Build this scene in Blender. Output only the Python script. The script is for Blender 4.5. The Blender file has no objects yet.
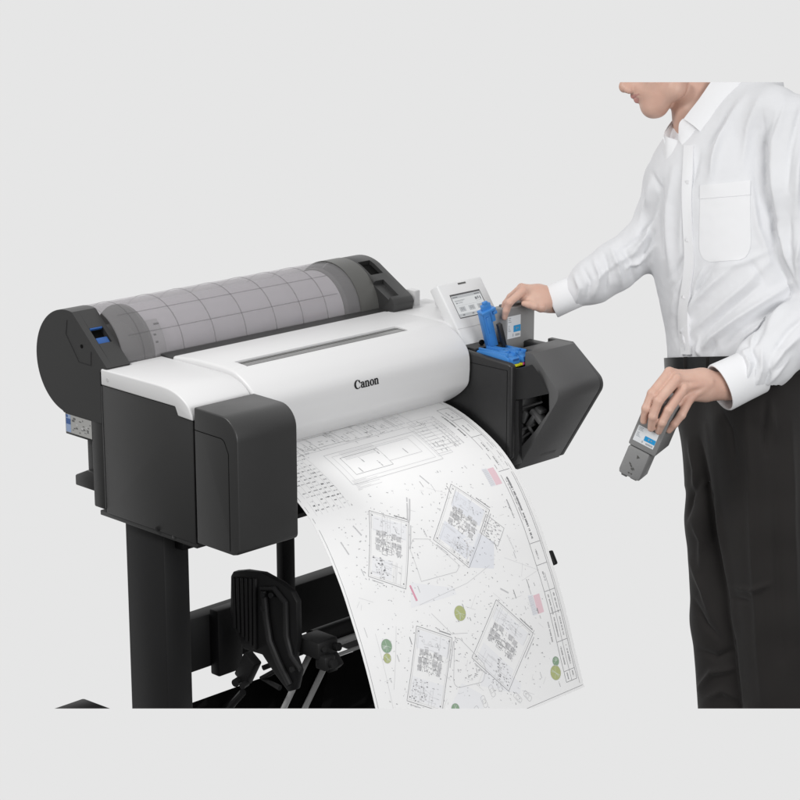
import bpy, bmesh, math, random
import numpy as np
from mathutils import Vector, Matrix
from mathutils.geometry import tessellate_polygon
random.seed(7); np.random.seed(7)
scene = bpy.context.scene
COL = scene.collection
R = math.radians

# ------------------------------------------------------------------ camera
FPX = 2055.0                       # focal length in pixels of an 800 px wide frame
PITCH, YAW = R(14.7), R(44.7)
FH = np.array([math.cos(YAW), math.sin(YAW), 0.0])
CR = np.array([math.sin(YAW), -math.cos(YAW), 0.0])
CF = FH * math.cos(PITCH) + np.array([0, 0, -math.sin(PITCH)])
CU = np.cross(CR, CF)
def ray(px, py): return CF + CR * (px - 400) / FPX + CU * (400 - py) / FPX
CAM = np.array([0, 0, 0.72]) - ray(240, 556) * 4.08
def at(px, py, d): return CAM + ray(px, py) * d            # survey point -> world metres
def un(px, py, axis, val):
    r = ray(px, py); i = 'xyz'.index(axis)
    return CAM + r * ((val - CAM[i]) / r[i])

cam = bpy.data.cameras.new('camera')
cam.sensor_width = 36; cam.lens = FPX / 800 * 36; cam.clip_end = 200; cam.clip_start = 0.05
cam_ob = bpy.data.objects.new('camera', cam); COL.objects.link(cam_ob)
cam_ob.matrix_world = Matrix(((CR[0], CU[0], -CF[0], CAM[0]), (CR[1], CU[1], -CF[1], CAM[1]),
                              (CR[2], CU[2], -CF[2], CAM[2]), (0, 0, 0, 1)))
scene.camera = cam_ob

# ------------------------------------------------------------------ world + lamps
w = bpy.data.worlds.new('World'); scene.world = w; w.use_nodes = True
nt = w.node_tree; nt.nodes.clear()
def N(t, **k):
    n = nt.nodes.new(t)
    for a_, v_ in k.items(): setattr(n, a_, v_)
    return n
out = N('ShaderNodeOutputWorld'); bg = N('ShaderNodeBackground'); tc = N('ShaderNodeTexCoord'); sx = N('ShaderNodeSeparateXYZ')
L = nt.links.new
L(tc.outputs['Generated'], sx.inputs[0])
def ramp(pts):
    mr = N('ShaderNodeMapRange'); mr.inputs['From Min'].default_value = -1; mr.inputs['From Max'].default_value = 1
    L(sx.outputs['Z'], mr.inputs['Value']); cr = N('ShaderNodeValToRGB'); L(mr.outputs[0], cr.inputs['Fac']); e = cr.color_ramp.elements
    e[0].position = (pts[0][0] + 1) / 2; e[0].color = (pts[0][1],) * 3 + (1,); e[1].position = (pts[-1][0] + 1) / 2; e[1].color = (pts[-1][1],) * 3 + (1,)
    for z, v in pts[1:-1]:
        k = e.new((z + 1) / 2); k.color = (v, v, v, 1)
    return cr.outputs['Color']
BGV = 0.791
front = ramp([(-1, .10), (-.74, .14), (-.60, BGV), (.12, BGV), (.30, 1.05), (.6, .9), (1, .75)])       # the sweep behind the set; brighter band above view added to light upward faces
back = ramp([(-1, .06), (-.45, .10), (-.1, .22), (.25, .34), (.6, .55), (1, .75)])                    # the dim studio behind the camera
dt = N('ShaderNodeVectorMath', operation='DOT_PRODUCT'); dt.inputs[1].default_value = tuple(FH); L(tc.outputs['Generated'], dt.inputs[0])
ms = N('ShaderNodeMapRange', interpolation_type='SMOOTHSTEP'); ms.inputs['From Min'].default_value = .1; ms.inputs['From Max'].default_value = .5
L(dt.outputs['Value'], ms.inputs['Value'])
mxw = N('ShaderNodeMix', data_type='RGBA'); L(ms.outputs[0], mxw.inputs[0]); L(back, mxw.inputs[6]); L(front, mxw.inputs[7])
L(mxw.outputs[2], bg.inputs['Color']); L(bg.outputs[0], out.inputs[0])

def lamp(name, loc, target, size, power, col=(1, 1, 1)):
    l = bpy.data.lights.new(name, 'AREA'); l.shape = 'DISK'; l.size = size; l.energy = power; l.color = col
    o = bpy.data.objects.new(name, l); COL.objects.link(o); o.location = loc
    d = Vector(target) - Vector(loc); o.rotation_euler = d.to_track_quat('-Z', 'Y').to_euler()
    return o
ctr = Vector((.6, .2, .9))
def cl(r, u, f): return ctr + Vector(CR * r) + Vector((0, 0, u)) + Vector(FH * f)
lamp('softbox_lamp', cl(-2.1, 2.5, -1.5), ctr, 1.0, 60, (1, .99, .975))
lamp('fill_lamp', cl(1.6, .7, -3.0), ctr, 1.6, 54, (1, 1, 1))

vs = scene.view_settings
scene.display_settings.display_device = 'sRGB'
vs.view_transform = 'Standard'; vs.look = 'None'; vs.exposure = 0; vs.gamma = 1
scene.cycles.max_bounces = 8; scene.cycles.transparent_max_bounces = 12

# ------------------------------------------------------------------ materials
def mat(name, col, rough=.5, metal=0, spec=.5, bump=0, bscale=400, var=0, vscale=6, emit=None, sheen=0, sss=0, trans=None, coat=0, crease=None):
    m = bpy.data.materials.new(name); m.use_nodes = True; n = m.node_tree.nodes; L = m.node_tree.links
    p = n['Principled BSDF']
    p.inputs['Base Color'].default_value = (*col, 1); p.inputs['Roughness'].default_value = rough
    p.inputs['Metallic'].default_value = metal; p.inputs['Specular IOR Level'].default_value = spec
    if sheen: p.inputs['Sheen Weight'].default_value = sheen; p.inputs['Sheen Roughness'].default_value = .5
    if coat: p.inputs['Coat Weight'].default_value = coat; p.inputs['Coat Roughness'].default_value = .15
    if sss:
        p.inputs['Subsurface Weight'].default_value = sss; p.inputs['Subsurface Radius'].default_value = (.008, .003, .0015)
        p.inputs['Subsurface Scale'].default_value = 1.0
    tco = n.new('ShaderNodeTexCoord')
    if var:
        no = n.new('ShaderNodeTexNoise'); no.inputs['Scale'].default_value = vscale; no.inputs['Detail'].default_value = 4
        L.new(tco.outputs['Object'], no.inputs['Vector'])
        mx = n.new('ShaderNodeMix'); mx.data_type = 'RGBA'; mx.blend_type = 'MIX'
        mx.inputs[6].default_value = tuple(c * (1 - var) for c in col) + (1,)
        mx.inputs[7].default_value = tuple(min(1, c * (1 + var)) for c in col) + (1,)
        L.new(no.outputs[0], mx.inputs[0]); L.new(mx.outputs[2], p.inputs['Base Color'])
        rr = n.new('ShaderNodeMapRange'); rr.inputs['To Min'].default_value = max(.05, rough - .06); rr.inputs['To Max'].default_value = min(1, rough + .06)
        L.new(no.outputs[0], rr.inputs['Value']); L.new(rr.outputs[0], p.inputs['Roughness'])
    if bump:
        nb = n.new('ShaderNodeTexNoise'); nb.inputs['Scale'].default_value = bscale; nb.inputs['Detail'].default_value = 3
        L.new(tco.outputs['Object'], nb.inputs['Vector'])
        b = n.new('ShaderNodeBump'); b.inputs['Strength'].default_value = bump; b.inputs['Distance'].default_value = .001
        L.new(nb.outputs[0], b.inputs['Height']); L.new(b.outputs[0], p.inputs['Normal'])
    if crease:
        mp = n.new('ShaderNodeMapping'); mp.inputs['Scale'].default_value = (1, 1, .55); L.new(tco.outputs['Object'], mp.inputs['Vector'])
        nr = n.new('ShaderNodeTexNoise'); nr.noise_type = 'RIDGED_MULTIFRACTAL'; nr.inputs['Scale'].default_value = crease[0]; nr.inputs['Detail'].default_value = 2.5; nr.inputs['Distortion'].default_value = 1.2
        L.new(mp.outputs[0], nr.inputs['Vector']); b2 = n.new('ShaderNodeBump'); b2.inputs['Strength'].default_value = crease[1]; b2.inputs['Distance'].default_value = crease[2]
        L.new(nr.outputs[0], b2.inputs['Height'])
        old = p.inputs['Normal'].links[0].from_node if p.inputs['Normal'].links else None
        if old: L.new(old.outputs[0], b2.inputs['Normal'])
        L.new(b2.outputs[0], p.inputs['Normal'])
    if emit:
        p.inputs['Emission Color'].default_value = (*emit[0], 1); p.inputs['Emission Strength'].default_value = emit[1]
    if trans is not None:
        tr = n.new('ShaderNodeBsdfTransparent'); tr.inputs[0].default_value = (*trans[1], 1)
        mixs = n.new('ShaderNodeMixShader'); mixs.inputs[0].default_value = trans[0]
        L.new(p.outputs[0], mixs.inputs[1]); L.new(tr.outputs[0], mixs.inputs[2])
        L.new(mixs.outputs[0], n['Material Output'].inputs['Surface'])
    return m
M = {}
M['dark'] = mat('dark_grey_plastic', (.031, .031, .031), .40, bump=.12, bscale=900, var=.06)
M['mid'] = mat('lightened_dark_plastic', (.090, .090, .091), .5, bump=.12, bscale=900, var=.05)  # dark plastic lightened in colour, as if more light fell on the cover
M['tank'] = mat('black_grey_plastic', (.015, .015, .0155), .42, bump=.1, bscale=900, var=.08)
M['black'] = mat('black_metal', (.0075, .0075, .008), .5, spec=.3, bump=.05, var=.1)
M['leg'] = mat('stand_metal', (.014, .014, .0145), .5, spec=.25, bump=.05, var=.08)
M['pit'] = mat('black_and_recess_shade', (.003, .003, .003), .7, spec=.1)  # near black: real black bits and joints, and shade painted into recesses
M['white'] = mat('white_plastic', (.70, .70, .705), .38, bump=.05, bscale=900, var=.012)
M['panelw'] = mat('panel_white_plastic', (.72, .725, .73), .35, var=.01)
M['slot'] = mat('grey_window', (.115, .115, .112), .14, spec=.6, var=.05)
M['ink'] = mat('black_print', (.02, .02, .022), .6, spec=.2)
M['blue'] = mat('blue_plastic', (.050, .225, .58), .36, var=.06, vscale=30)
M['blued'] = mat('deep_blue_plastic', (.02, .09, .30), .4)
M['yellow'] = mat('yellow_mark', (.80, .78, .03), .5)
M['magenta'] = mat('magenta_mark', (.62, .07, .28), .5)
M['cover'] = mat('smoked_clear_plastic', (.36, .355, .36), .09, spec=.6, trans=(.72, (.93, .92, .93)))
M['covrib'] = mat('smoked_rib', (.24, .235, .24), .3, trans=(.84, (.88, .88, .88)))
M['roll'] = mat('roll_paper', (.82, .805, .83), .7)
M['holder'] = mat('roll_holder_grey', (.085, .085, .080), .40, var=.05)
M['holderl'] = mat('roll_holder_light', (.55, .55, .55), .45)
M['paper'] = mat('plan_paper', (.91, .91, .91), .6, spec=.25, var=.006)
M['steel'] = mat('satin_steel', (.50, .50, .50), .35, metal=.25, var=.05)
M['steeld'] = mat('dull_steel', (.30, .30, .30), .4, metal=1, var=.05)
M['fabric'] = mat('black_basket_cloth', (.006, .006, .006), .9, spec=.1, bump=.2, bscale=700)
M['cart'] = mat('cartridge_grey', (.235, .235, .235), .42, bump=.06, var=.03)
M['cartd'] = mat('cartridge_dark_grey', (.13, .13, .13), .45)
M['label'] = mat('cartridge_label', (.72, .74, .76), .45)
M['cyan'] = mat('cyan_mark', (.02, .30, .62), .45)
M['ltext'] = mat('label_print', (.30, .33, .36), .6)
M['screen'] = mat('lcd_screen', (.02, .02, .02), .2, emit=((.80, .82, .83), .75))
M['sgrey'] = mat('lcd_grey', (.02, .02, .02), .25, emit=((.28, .29, .31), .6))
M['slight'] = mat('lcd_light_grey', (.02, .02, .02), .25, emit=((.62, .64, .66), .65))
M['bezel'] = mat('lcd_bezel', (.09, .09, .095), .3)
M['stick'] = mat('sticker_paper', (.42, .42, .41), .5)
M['stickd'] = mat('sticker_grey', (.14, .14, .14), .5)
M['stickb'] = mat('sticker_blue', (.06, .13, .34), .5)
M['sticklb'] = mat('sticker_pale_blue', (.32, .42, .62), .5)

# ------------------------------------------------------------------ mesh helpers
def tag(o, label=None, cat=None, group=None, kind=None):
    if label: o['label'] = label
    if cat: o['category'] = cat
    if group: o['group'] = group
    if kind: o['kind'] = kind
    return o
def empty(name, loc=(0, 0, 0)):
    o = bpy.data.objects.new(name, None); COL.objects.link(o); o.location = loc; o.empty_display_size = .05
    return o
def link(name, bm, mats, parent=None, angle=32, smooth=True):
    bm.normal_update()
    me = bpy.data.meshes.new(name); bm.to_mesh(me); bm.free()
    for m in (mats if isinstance(mats, (list, tuple)) else [mats]): me.materials.append(M[m] if isinstance(m, str) else m)
    if smooth:
        me.shade_smooth(); me.set_sharp_from_angle(angle=R(angle))
    o = bpy.data.objects.new(name, me); COL.objects.link(o)
    if parent:
        parent_to(o, parent)
    return o
def parent_to(o, p):
    o.parent = p
    o.matrix_parent_inverse = Matrix.Translation(-Vector(p.location)) if p.type == 'EMPTY' else Matrix.Identity(4)
def rnd(pts):
    """pts: (a,b) or (a,b,r): polygon with rounded corners"""
    out = []; n = len(pts)
    for i, p in enumerate(pts):
        r = p[2] if len(p) > 2 else 0
        P = Vector(p[:2])
        if not r: out.append(tuple(P)); continue
        A = Vector(pts[i - 1][:2]); B = Vector(pts[(i + 1) % n][:2])
        a = (A - P).normalized(); b = (B - P).normalized(); th = a.angle(b)
        t = r / math.tan(th / 2); t = min(t, (A - P).length * .49, (B - P).length * .49); r = t * math.tan(th / 2)
        c = P + (a + b).normalized() * (r / math.sin(th / 2))
        s = P + a * t; q = P + b * t
        v0 = s - c; v1 = q - c; ang = v0.angle(v1); ns = max(3, int(ang / R(9)))
        for k in range(ns + 1):
            f = k / ns
            v = (v0 * math.sin((1 - f) * ang) + v1 * math.sin(f * ang)) / math.sin(ang)
            out.append(tuple(c + v))
    return out
AX = {'x': lambda a, b, c: (c, a, b), 'y': lambda a, b, c: (a, c, b), 'z': lambda a, b, c: (a, b, c)}
def prism(bm, poly, axis, lo, hi, bev=0, seg=2, mi=0, ang=28):
    """extrude a 2D polygon along an axis; poly is (y,z) for x, (x,z) for y, (x,y) for z"""
    f = AX[axis]; n = len(poly)
    A = [bm.verts.new(f(p[0], p[1], lo)) for p in poly]; B = [bm.verts.new(f(p[0], p[1], hi)) for p in poly]
    fs = [bm.faces.new(A), bm.faces.new(B[::-1])]
    for i in range(n):
        j = (i + 1) % n; fs.append(bm.faces.new((A[j], A[i], B[i], B[j])))
    bmesh.ops.recalc_face_normals(bm, faces=fs)
    for q in fs: q.material_index = mi
    if bev:
        bm.normal_update()
        es = {e for q in fs for e in q.edges if len(e.link_faces) == 2 and e.calc_face_angle(0) > R(ang)}
        r = bmesh.ops.bevel(bm, geom=list(es), offset=bev, segments=seg, profile=.5, affect='EDGES', clamp_overlap=True)
        for q in r['faces']: q.material_index = mi
    return fs
def box(bm, x0, x1, y0, y1, z0, z1, bev=0, seg=2, mi=0):
    return prism(bm, [(x0, y0), (x1, y0), (x1, y1), (x0, y1)], 'z', z0, z1, bev, seg, mi)
def obox(bm, c, ax, ay, az, hx, hy, hz, bev=0, mi=0, seg=2):
    """box with its own axes"""
    c, ax, ay, az = [np.array(v, float) for v in (c, ax, ay, az)]
    t = bmesh.new(); box(t, -hx, hx, -hy, hy, -hz, hz, bev, seg, mi)
    merge(bm, t, lambda p: c + ax * p[0] + ay * p[1] + az * p[2])
def merge(bm, t, fn=None):
    mp = {}
    for v in t.verts: mp[v] = bm.verts.new(fn(v.co) if fn else v.co)
    for f in t.faces:
        try:
            q = bm.faces.new([mp[v] for v in f.verts]); q.material_index = f.material_index; q.smooth = f.smooth
        except ValueError: pass
    t.free()
def tube(bm, pts, r, n=12, mi=0, cap=True):
    pts = [Vector(p) for p in pts]; rr = r if isinstance(r, (list, tuple)) else [r] * len(pts)
    prev = None; rings = []
    for i, p in enumerate(pts):
        d = (pts[min(i + 1, len(pts) - 1)] - pts[max(i - 1, 0)]).normalized()
        if prev is None: u = d.orthogonal().normalized()
        else: u = (prev - d * prev.dot(d)).normalized()
        prev = u; v = d.cross(u)
        rings.append([bm.verts.new(p + (u * math.cos(2 * math.pi * k / n) + v * math.sin(2 * math.pi * k / n)) * rr[i]) for k in range(n)])
    fs = []
    for a, b in zip(rings, rings[1:]):
        for k in range(n): fs.append(bm.faces.new((a[k], a[(k + 1) % n], b[(k + 1) % n], b[k])))
    if cap: fs += [bm.faces.new(rings[0][::-1]), bm.faces.new(rings[-1])]
    for q in fs: q.material_index = mi
    return fs
def disc(bm, c, nrm, r, h, n=20, mi=0):
    c = Vector(c); nv = Vector(nrm).normalized(); tube(bm, [c, c + nv * h], r, n, mi)
def quad(bm, pts, mi=0):
    f = bm.faces.new([bm.verts.new(p) for p in pts]); f.material_index = mi; return f
def boolean(o, cutters, op='DIFFERENCE'):
    bm = bmesh.new(); bm.from_mesh(o.data); bmesh.ops.remove_doubles(bm, verts=bm.verts[:], dist=2e-5); bmesh.ops.dissolve_degenerate(bm, edges=bm.edges[:], dist=1e-5)
    bmesh.ops.recalc_face_normals(bm, faces=bm.faces[:]); bm.to_mesh(o.data); bm.free(); n0 = len(o.data.polygons)
    for c in cutters:
        m = o.modifiers.new('b', 'BOOLEAN'); m.operation = op; m.object = c; m.solver = 'EXACT'
    dg = bpy.context.evaluated_depsgraph_get(); dg.update()
    me = bpy.data.meshes.new_from_object(o.evaluated_get(dg)); o.modifiers.clear()
    print('boolean', o.name, n0, len(me.polygons)); old = o.data; o.data = me; bpy.data.meshes.remove(old)
    for c in cutters: bpy.data.objects.remove(c)
    o.data.shade_smooth(); o.data.set_sharp_from_angle(angle=R(32))
def catm(pts, n=6):
    P = [Vector(p) for p in pts]; P = [P[0] * 2 - P[1]] + P + [P[-1] * 2 - P[-2]]; out = []
    for i in range(1, len(P) - 2):
        for k in range(n):
            t = k / n; a, b, c, d = P[i - 1:i + 3]
            out.append(.5 * ((2 * b) + (c - a) * t + (2 * a - 5 * b + 4 * c - d) * t * t + (3 * b - a - 3 * c + d) * t ** 3))
    out.append(P[-2]); return [tuple(p) for p in out]
# ------------------------------------------------------------------ the printer
PR = empty('large_format_printer', (.49, .2, .087))
tag(PR, 'wide dark grey and white plan printer on a black stand, printing a long sheet', 'printer')
def part(name, bm, m, parent=PR, **k): return link(name, bm, m, parent, **k)

# body shells ------------------------------------------------------
bm = bmesh.new()
prism(bm, [(.1365, .712), (.1365, .9705), (.179, .9725), (.188, .9905), (.432, .9925), (.432, .712)], 'x', 0, .158, .0025)
prism(bm, [(.4345, .716), (.4345, 1.03), (.478, 1.03), (.478, .716)], 'x', .002, .10, .004)          # rear corner strip
box(bm, .03, .95, .20, .47, .72, 1.0, .004)                                                           # core behind the lid
box(bm, .10, .95, .385, .47, .9, 1.0235, .003)                                                        # deck under the roll
side = part('side_body', bm, 'dark')
bm = bmesh.new()
prism(bm, [(.138, .7005), (.138, .7115), (.46, .7115), (.46, .7005)], 'x', .004, .95, .002)
box(bm, .0025, .012, .205, .217, .705, .717, .002)
part('base_plate', bm, 'dark')
bm = bmesh.new(); disc(bm, (.0015, .2585, .7165), (-1, 0, 0), .0055, .004, 16); disc(bm, (-.0026, .2585, .7165), (-1, 0, 0), .0025, .0012, 12)
part('screw', bm, 'leg', side)
# seam of the side panel
bm = bmesh.new(); box(bm, -.0006, .001, .4325, .4342, .722, .99)
part('panel_seam', bm, 'mid', side)
# rear stub and foot
bm = bmesh.new()
box(bm, .012, .05, .470, .507, .765, .90, .002)
prism(bm, [(.470, .748), (.470, .790), (.505, .790), (.548, .771), (.548, .748)], 'x', .006, .07, .003)
part('rear_bracket', bm, 'dark')

# left front block
bm = bmesh.new()
prism(bm, rnd([(0, .7215, .012), (0, .999, .047), (.130, 1.0015), (.130, .716), (.02, .716)]), 'x', -.002, .158, .0035, 3)
blk = part('left_front_cover', bm, 'dark')
c = bmesh.new()
gp = rnd([(.131, .955), (.040, .953, .016), (.026, .925, .012), (.027, .724)])
w2 = .0016
for a, b in zip(gp, gp[1:]):
    A = np.array(a); B = np.array(b); d = (B - A) / np.linalg.norm(B - A); n = np.array([-d[1], d[0]]) * w2 / 2
    q = [tuple(A - d * .0004 + n), tuple(B + d * .0004 + n), tuple(B + d * .0004 - n), tuple(A - d * .0004 - n)]
    prism(c, q, 'x', -.0024, -.0012)
part('cover_groove', c, 'pit', blk)

# white left / right shoulders
LP = catm([(.431, 1.0285), (.30, 1.0285), (.225, 1.0275), (.19, 1.0225), (.165, 1.013), (.147, 1.0), (.1365, .983)], 5)
bm = bmesh.new()
prism(bm, LP + [(.134, .9715), (.1795, .9735), (.1885, .9915), (.431, .9935)], 'x', -.003, .161, .0035, 3, ang=40)
ls = part('left_shoulder', bm, 'white')
bm = bmesh.new(); disc(bm, (-.0028, .408, 1.0085), (-1, 0, 0), .0042, .0008, 16); part('screw', bm, 'holderl', ls)
bm = bmesh.new()
prism(bm, [(.445, 1.029), (.24, 1.029), (.215, 1.02), (.21, .99), (.445, .99)], 'x', .806, .99, .004, 3)
prism(bm, [(.36, 1.03), (.36, 1.06), (.30, 1.06), (.28, 1.03)], 'x', .93, .99, .006, 2)
part('right_shoulder', bm, 'white')

# big white lid ----------------------------------------------------
TOP = catm([(.399, 1.033), (.33, 1.0385), (.26, 1.039), (.205, 1.0355), (.18, 1.0275), (.155, 1.0135), (.1365, .9965), (.1265, .982), (.1222, .966), (.1215, .94)], 6)
PROF = TOP + [(.1235, .915)] + catm([(.126, .906), (.133, .896), (.150, .880), (.178, .861), (.199, .8505)], 4) + [(.215, .849), (.30, .90), (.399, .99)]
bm = bmesh.new(); prism(bm, PROF, 'x', .163, .803, .006, 3, ang=50)
lid = part('top_cover', bm, 'white', angle=40)
# recessed sight window in the lid
c = bmesh.new(); box(c, .208, .687, .2075, .2485, 1.0345, 1.06)
co = link('cut', c, 'pit'); 
c2 = bmesh.new(); box(c2, .16, .166, .15, .20, 1.0, 1.03)
co2 = link('cut2', c2, 'pit'); bpy.data.objects.remove(co2)
boolean(lid, [co])
bm = bmesh.new(); prism(bm, [(.209, 1.0330), (.209, 1.0346), (.2475, 1.0350), (.2475, 1.0330)], 'x', .2085, .6865)
sw = part('sight_window', bm, 'slot', lid)
bm = bmesh.new()
for k, (ya, yb) in enumerate(((.2085, .2115), (.2365, .2385))): box(bm, .21, .685, ya, yb, 1.0346, 1.0356)
part('window_rib', bm, 'holder', sw)
def lid_y(z):
    zs = [p[1] for p in TOP][::-1]; ys = [p[0] for p in TOP][::-1]
    return float(np.interp(z, zs, ys))
# lettering on the lid: flat glyphs bent over the front
def glyphs():
    """heavy serif lettering, unit x-height 0.66, cap height 1"""
    G = {}
    def ring(cx, cy, ro, ri, h, hi, a0=0, a1=360, n=22):
        o = [(cx + ro * math.cos(R(a0 + (a1 - a0) * k / n)), cy + h * math.sin(R(a0 + (a1 - a0) * k / n))) for k in range(n + 1)]
        i = [(cx + ri[0] + ri[1] * math.cos(R(a0 + (a1 - a0) * k / n)), cy + hi * math.sin(R(a0 + (a1 - a0) * k / n))) for k in range(n + 1)]
        return [[o[k], o[k + 1], i[k + 1], i[k]] for k in range(n)]
    G['C'] = (ring(.46, .5, .46, (.06, .30), .52, .44, 42, 318) + [[(.60, .80), (.80, .97), (.86, .62), (.78, .60), (.74, .76)]], .90)
    G['a'] = (ring(.22, .22, .22, (.02, .09), .23, .15) + [[(.33, 0), (.33, .46), (.50, .46), (.50, 0)], [(.50, 0), (.50, .1), (.60, .06), (.56, -.02)],
               [(.06, .48), (.02, .62), (.12, .66), (.20, .56), (.16, .48)]] + ring(.28, .46, .22, (0, .08), .21, .13, 0, 150, 8), .60)
    n = [[(.06, 0), (.06, .60), (.22, .68), (.22, 0)], [(-.02, .56), (.06, .68), (.10, .60), (.06, .54)], [(0, 0), (0, .07), (.28, .07), (.28, 0)],
         [(.40, 0), (.40, .5), (.56, .5), (.56, 0)], [(.34, 0), (.34, .07), (.62, .07), (.62, 0)]] + ring(.36, .46, .20, (.02, .06), .22, .12, 0, 150, 8)
    G['n'] = (n, .68)
    G['o'] = (ring(.30, .33, .30, (0, .13), .35, .27), .64)
    return G
G = glyphs(); bm = bmesh.new(); x = 0; tot = sum(G[ch][1] for ch in 'Canon')
p0 = un(354.5, 389.5, 'y', .1215); p1 = un(379, 383, 'y', .1215); sx_ = (p1[0] - p0[0]) / tot; H = .0185; zb = p0[2] - .0005
for ch in 'Canon':
    for k, poly in enumerate(G[ch][0]):
        pts = []
        for (a, b) in poly:
            X = p0[0] + (x + a) * sx_; Z = zb + b * H * (1.0 if ch == 'C' else 1.08)
            pts.append((X, lid_y(Z) - .0005 - .00002 * (k % 9), Z))
        quad(bm, pts); quad(bm, [(p[0] + .0009, p[1] - .0002, p[2]) for p in pts]); quad(bm, [(p[0] + .0004, p[1] - .0004, p[2] + .0005) for p in pts])
    x += G[ch][1]
bmesh.ops.recalc_face_normals(bm, faces=bm.faces[:])
part('brand_lettering', bm, 'ink', lid, smooth=False)

# roll unit --------------------------------------------------------
RC = np.array([.547, 1.022]); RR = .114
def arc(r, a0, a1, n=28): return [(RC[0] + r * math.cos(R(a0 + (a1 - a0) * k / n)), RC[1] + r * math.sin(R(a0 + (a1 - a0) * k / n))) for k in range(n + 1)]
cap_poly = arc(RR, 100, -76, 40) + [(.5695, .908), (.4365, .908), (.4365, .95), (.4365, 1.02), (.420, 1.024), (.4125, 1.032)]
LC = np.array(un(98.5, 338.5, 'x', .034)); LD = np.array([0, -.753, -.658]); LN = np.array([0, -.658, .753])
LC = LC + LN * ((np.array([0, .4715, 1.0855]) - LC) @ LN)
def at_slope(a, dep): p = LC + LD * a - LN * dep; return (p[1], p[2])
notch = arc(RR, 100, -76, 40) + [(.5695, .908), (.4365, .908), (.4365, .95), (.4365, 1.02), (.420, 1.024), (.4125, 1.032)] + [at_slope(.0215, 0), at_slope(.0215, .02), at_slope(-.0215, .02), at_slope(-.0215, 0)]
bm = bmesh.new(); prism(bm, cap_poly, 'x', 0, .0165, 0); prism(bm, notch, 'x', .0165, .0515, 0); prism(bm, cap_poly, 'x', .0515, .062, 0)
capL = part('roll_end_cap', bm, 'dark', angle=25)
bm = bmesh.new(); obox(bm, LC - LN * .016, (1, 0, 0), LD, LN, .0172, .0212, .003); part('latch_recess_shade', bm, 'pit', capL)  # near-black plate paints the shade at the bottom of the notch
bm = bmesh.new()
obox(bm, LC + LD * .0125 - LN * .009, (1, 0, 0), LD, LN, .0150, .0085, .0065, .002)
obox(bm, LC - LD * .0195 - LN * .003, (1, 0, 0), LD, LN, .0160, .0018, .003, .0008)
part('blue_latch', bm, 'blued', capL)
# screw and hexagonal relief on the cap's side
bm = bmesh.new(); disc(bm, (.0004, .4965, 1.0655), (-1, 0, 0), .0042, .0012, 14)
part('screw', bm, 'pit', capL)
bm = bmesh.new()
hexp = [un(67, 320, 'x', 0), un(66, 334, 'x', 0), un(79, 362, 'x', 0), un(91, 365.5, 'x', 0), un(91, 352, 'x', 0)]
hexq = [(p[1], p[2]) for p in hexp]
for a, b in zip(hexq, hexq[1:]):
    A = np.array(a); B = np.array(b); d = (B - A) / np.linalg.norm(B - A); n = np.array([-d[1], d[0]]) * .0007
    prism(bm, [tuple(A + n), tuple(B + n), tuple(B - n), tuple(A - n)], 'x', -.0007, .0005)
part('relief_line', bm, 'tank', capL)
# hanging box with the instruction sticker
bm = bmesh.new(); prism(bm, [(.474, .8605), (.474, .9075), (.5692, .9075), (.5692, .8605)], 'x', .002, .06, .0015)
lb = part('hanging_box', bm, 'dark', capL)
bm = bmesh.new(); E = -.0003
def yq(y0, y1, z0, z1, mi, e=0): quad(bm, [(.002 + E - e, y0, z0), (.002 + E - e, y1, z0), (.002 + E - e, y1, z1), (.002 + E - e, y0, z1)], mi)
yq(.4755, .567, .8655, .906, 0); yq(.549, .566, .8665, .905, 2, .0002); yq(.5495, .5655, .884, .8965, 3, .0004); yq(.559, .5655, .8985, .9045, 3, .0004)
for k in range(26):
    y = random.uniform(.478, .542); z = random.uniform(.868, .899); yq(y, y + random.uniform(.002, .010), z, z + random.uniform(.001, .005), random.choice([1, 1, 4]), .0002 + k * .00001)
part('instruction_sticker', bm, ['stick', 'stickd', 'sticklb', 'stickb', 'holderl'], lb, smooth=False)

# right end cap
bm = bmesh.new(); prism(bm, arc(RR, 117, -110, 44) + [(.470, .905), (.445, .95), (.43, 1.02), (.385, 1.028), (.380, 1.048), (.387, 1.060)], 'x', .818, .885, .003, 2)
capR = part('roll_end_cap', bm, 'dark')
c = bmesh.new(); obox(c, (.845, .488, 1.12), (1, 0, 0), (0, .874, .485), (0, -.485, .874), .020, .026, .024); k1 = link('k', c, 'pit')
c = bmesh.new(); obox(c, (.829, .420, 1.082), (1, 0, 0), (0, .874, .485), (0, -.485, .874), .018, .030, .012); k2 = link('k', c, 'pit')
boolean(capR, [k1, k2])
bm = bmesh.new(); obox(bm, (.845, .488, 1.103), (1, 0, 0), (0, .874, .485), (0, -.485, .874), .0195, .0255, .005)
part('latch_recess_shade', bm, 'pit', capR)  # black block stands in for the shade inside this recess
bm = bmesh.new(); box(bm, .905, .925, .40, .43, 1.02, 1.066, .003); part('hinge_post', bm, 'white')

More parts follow.
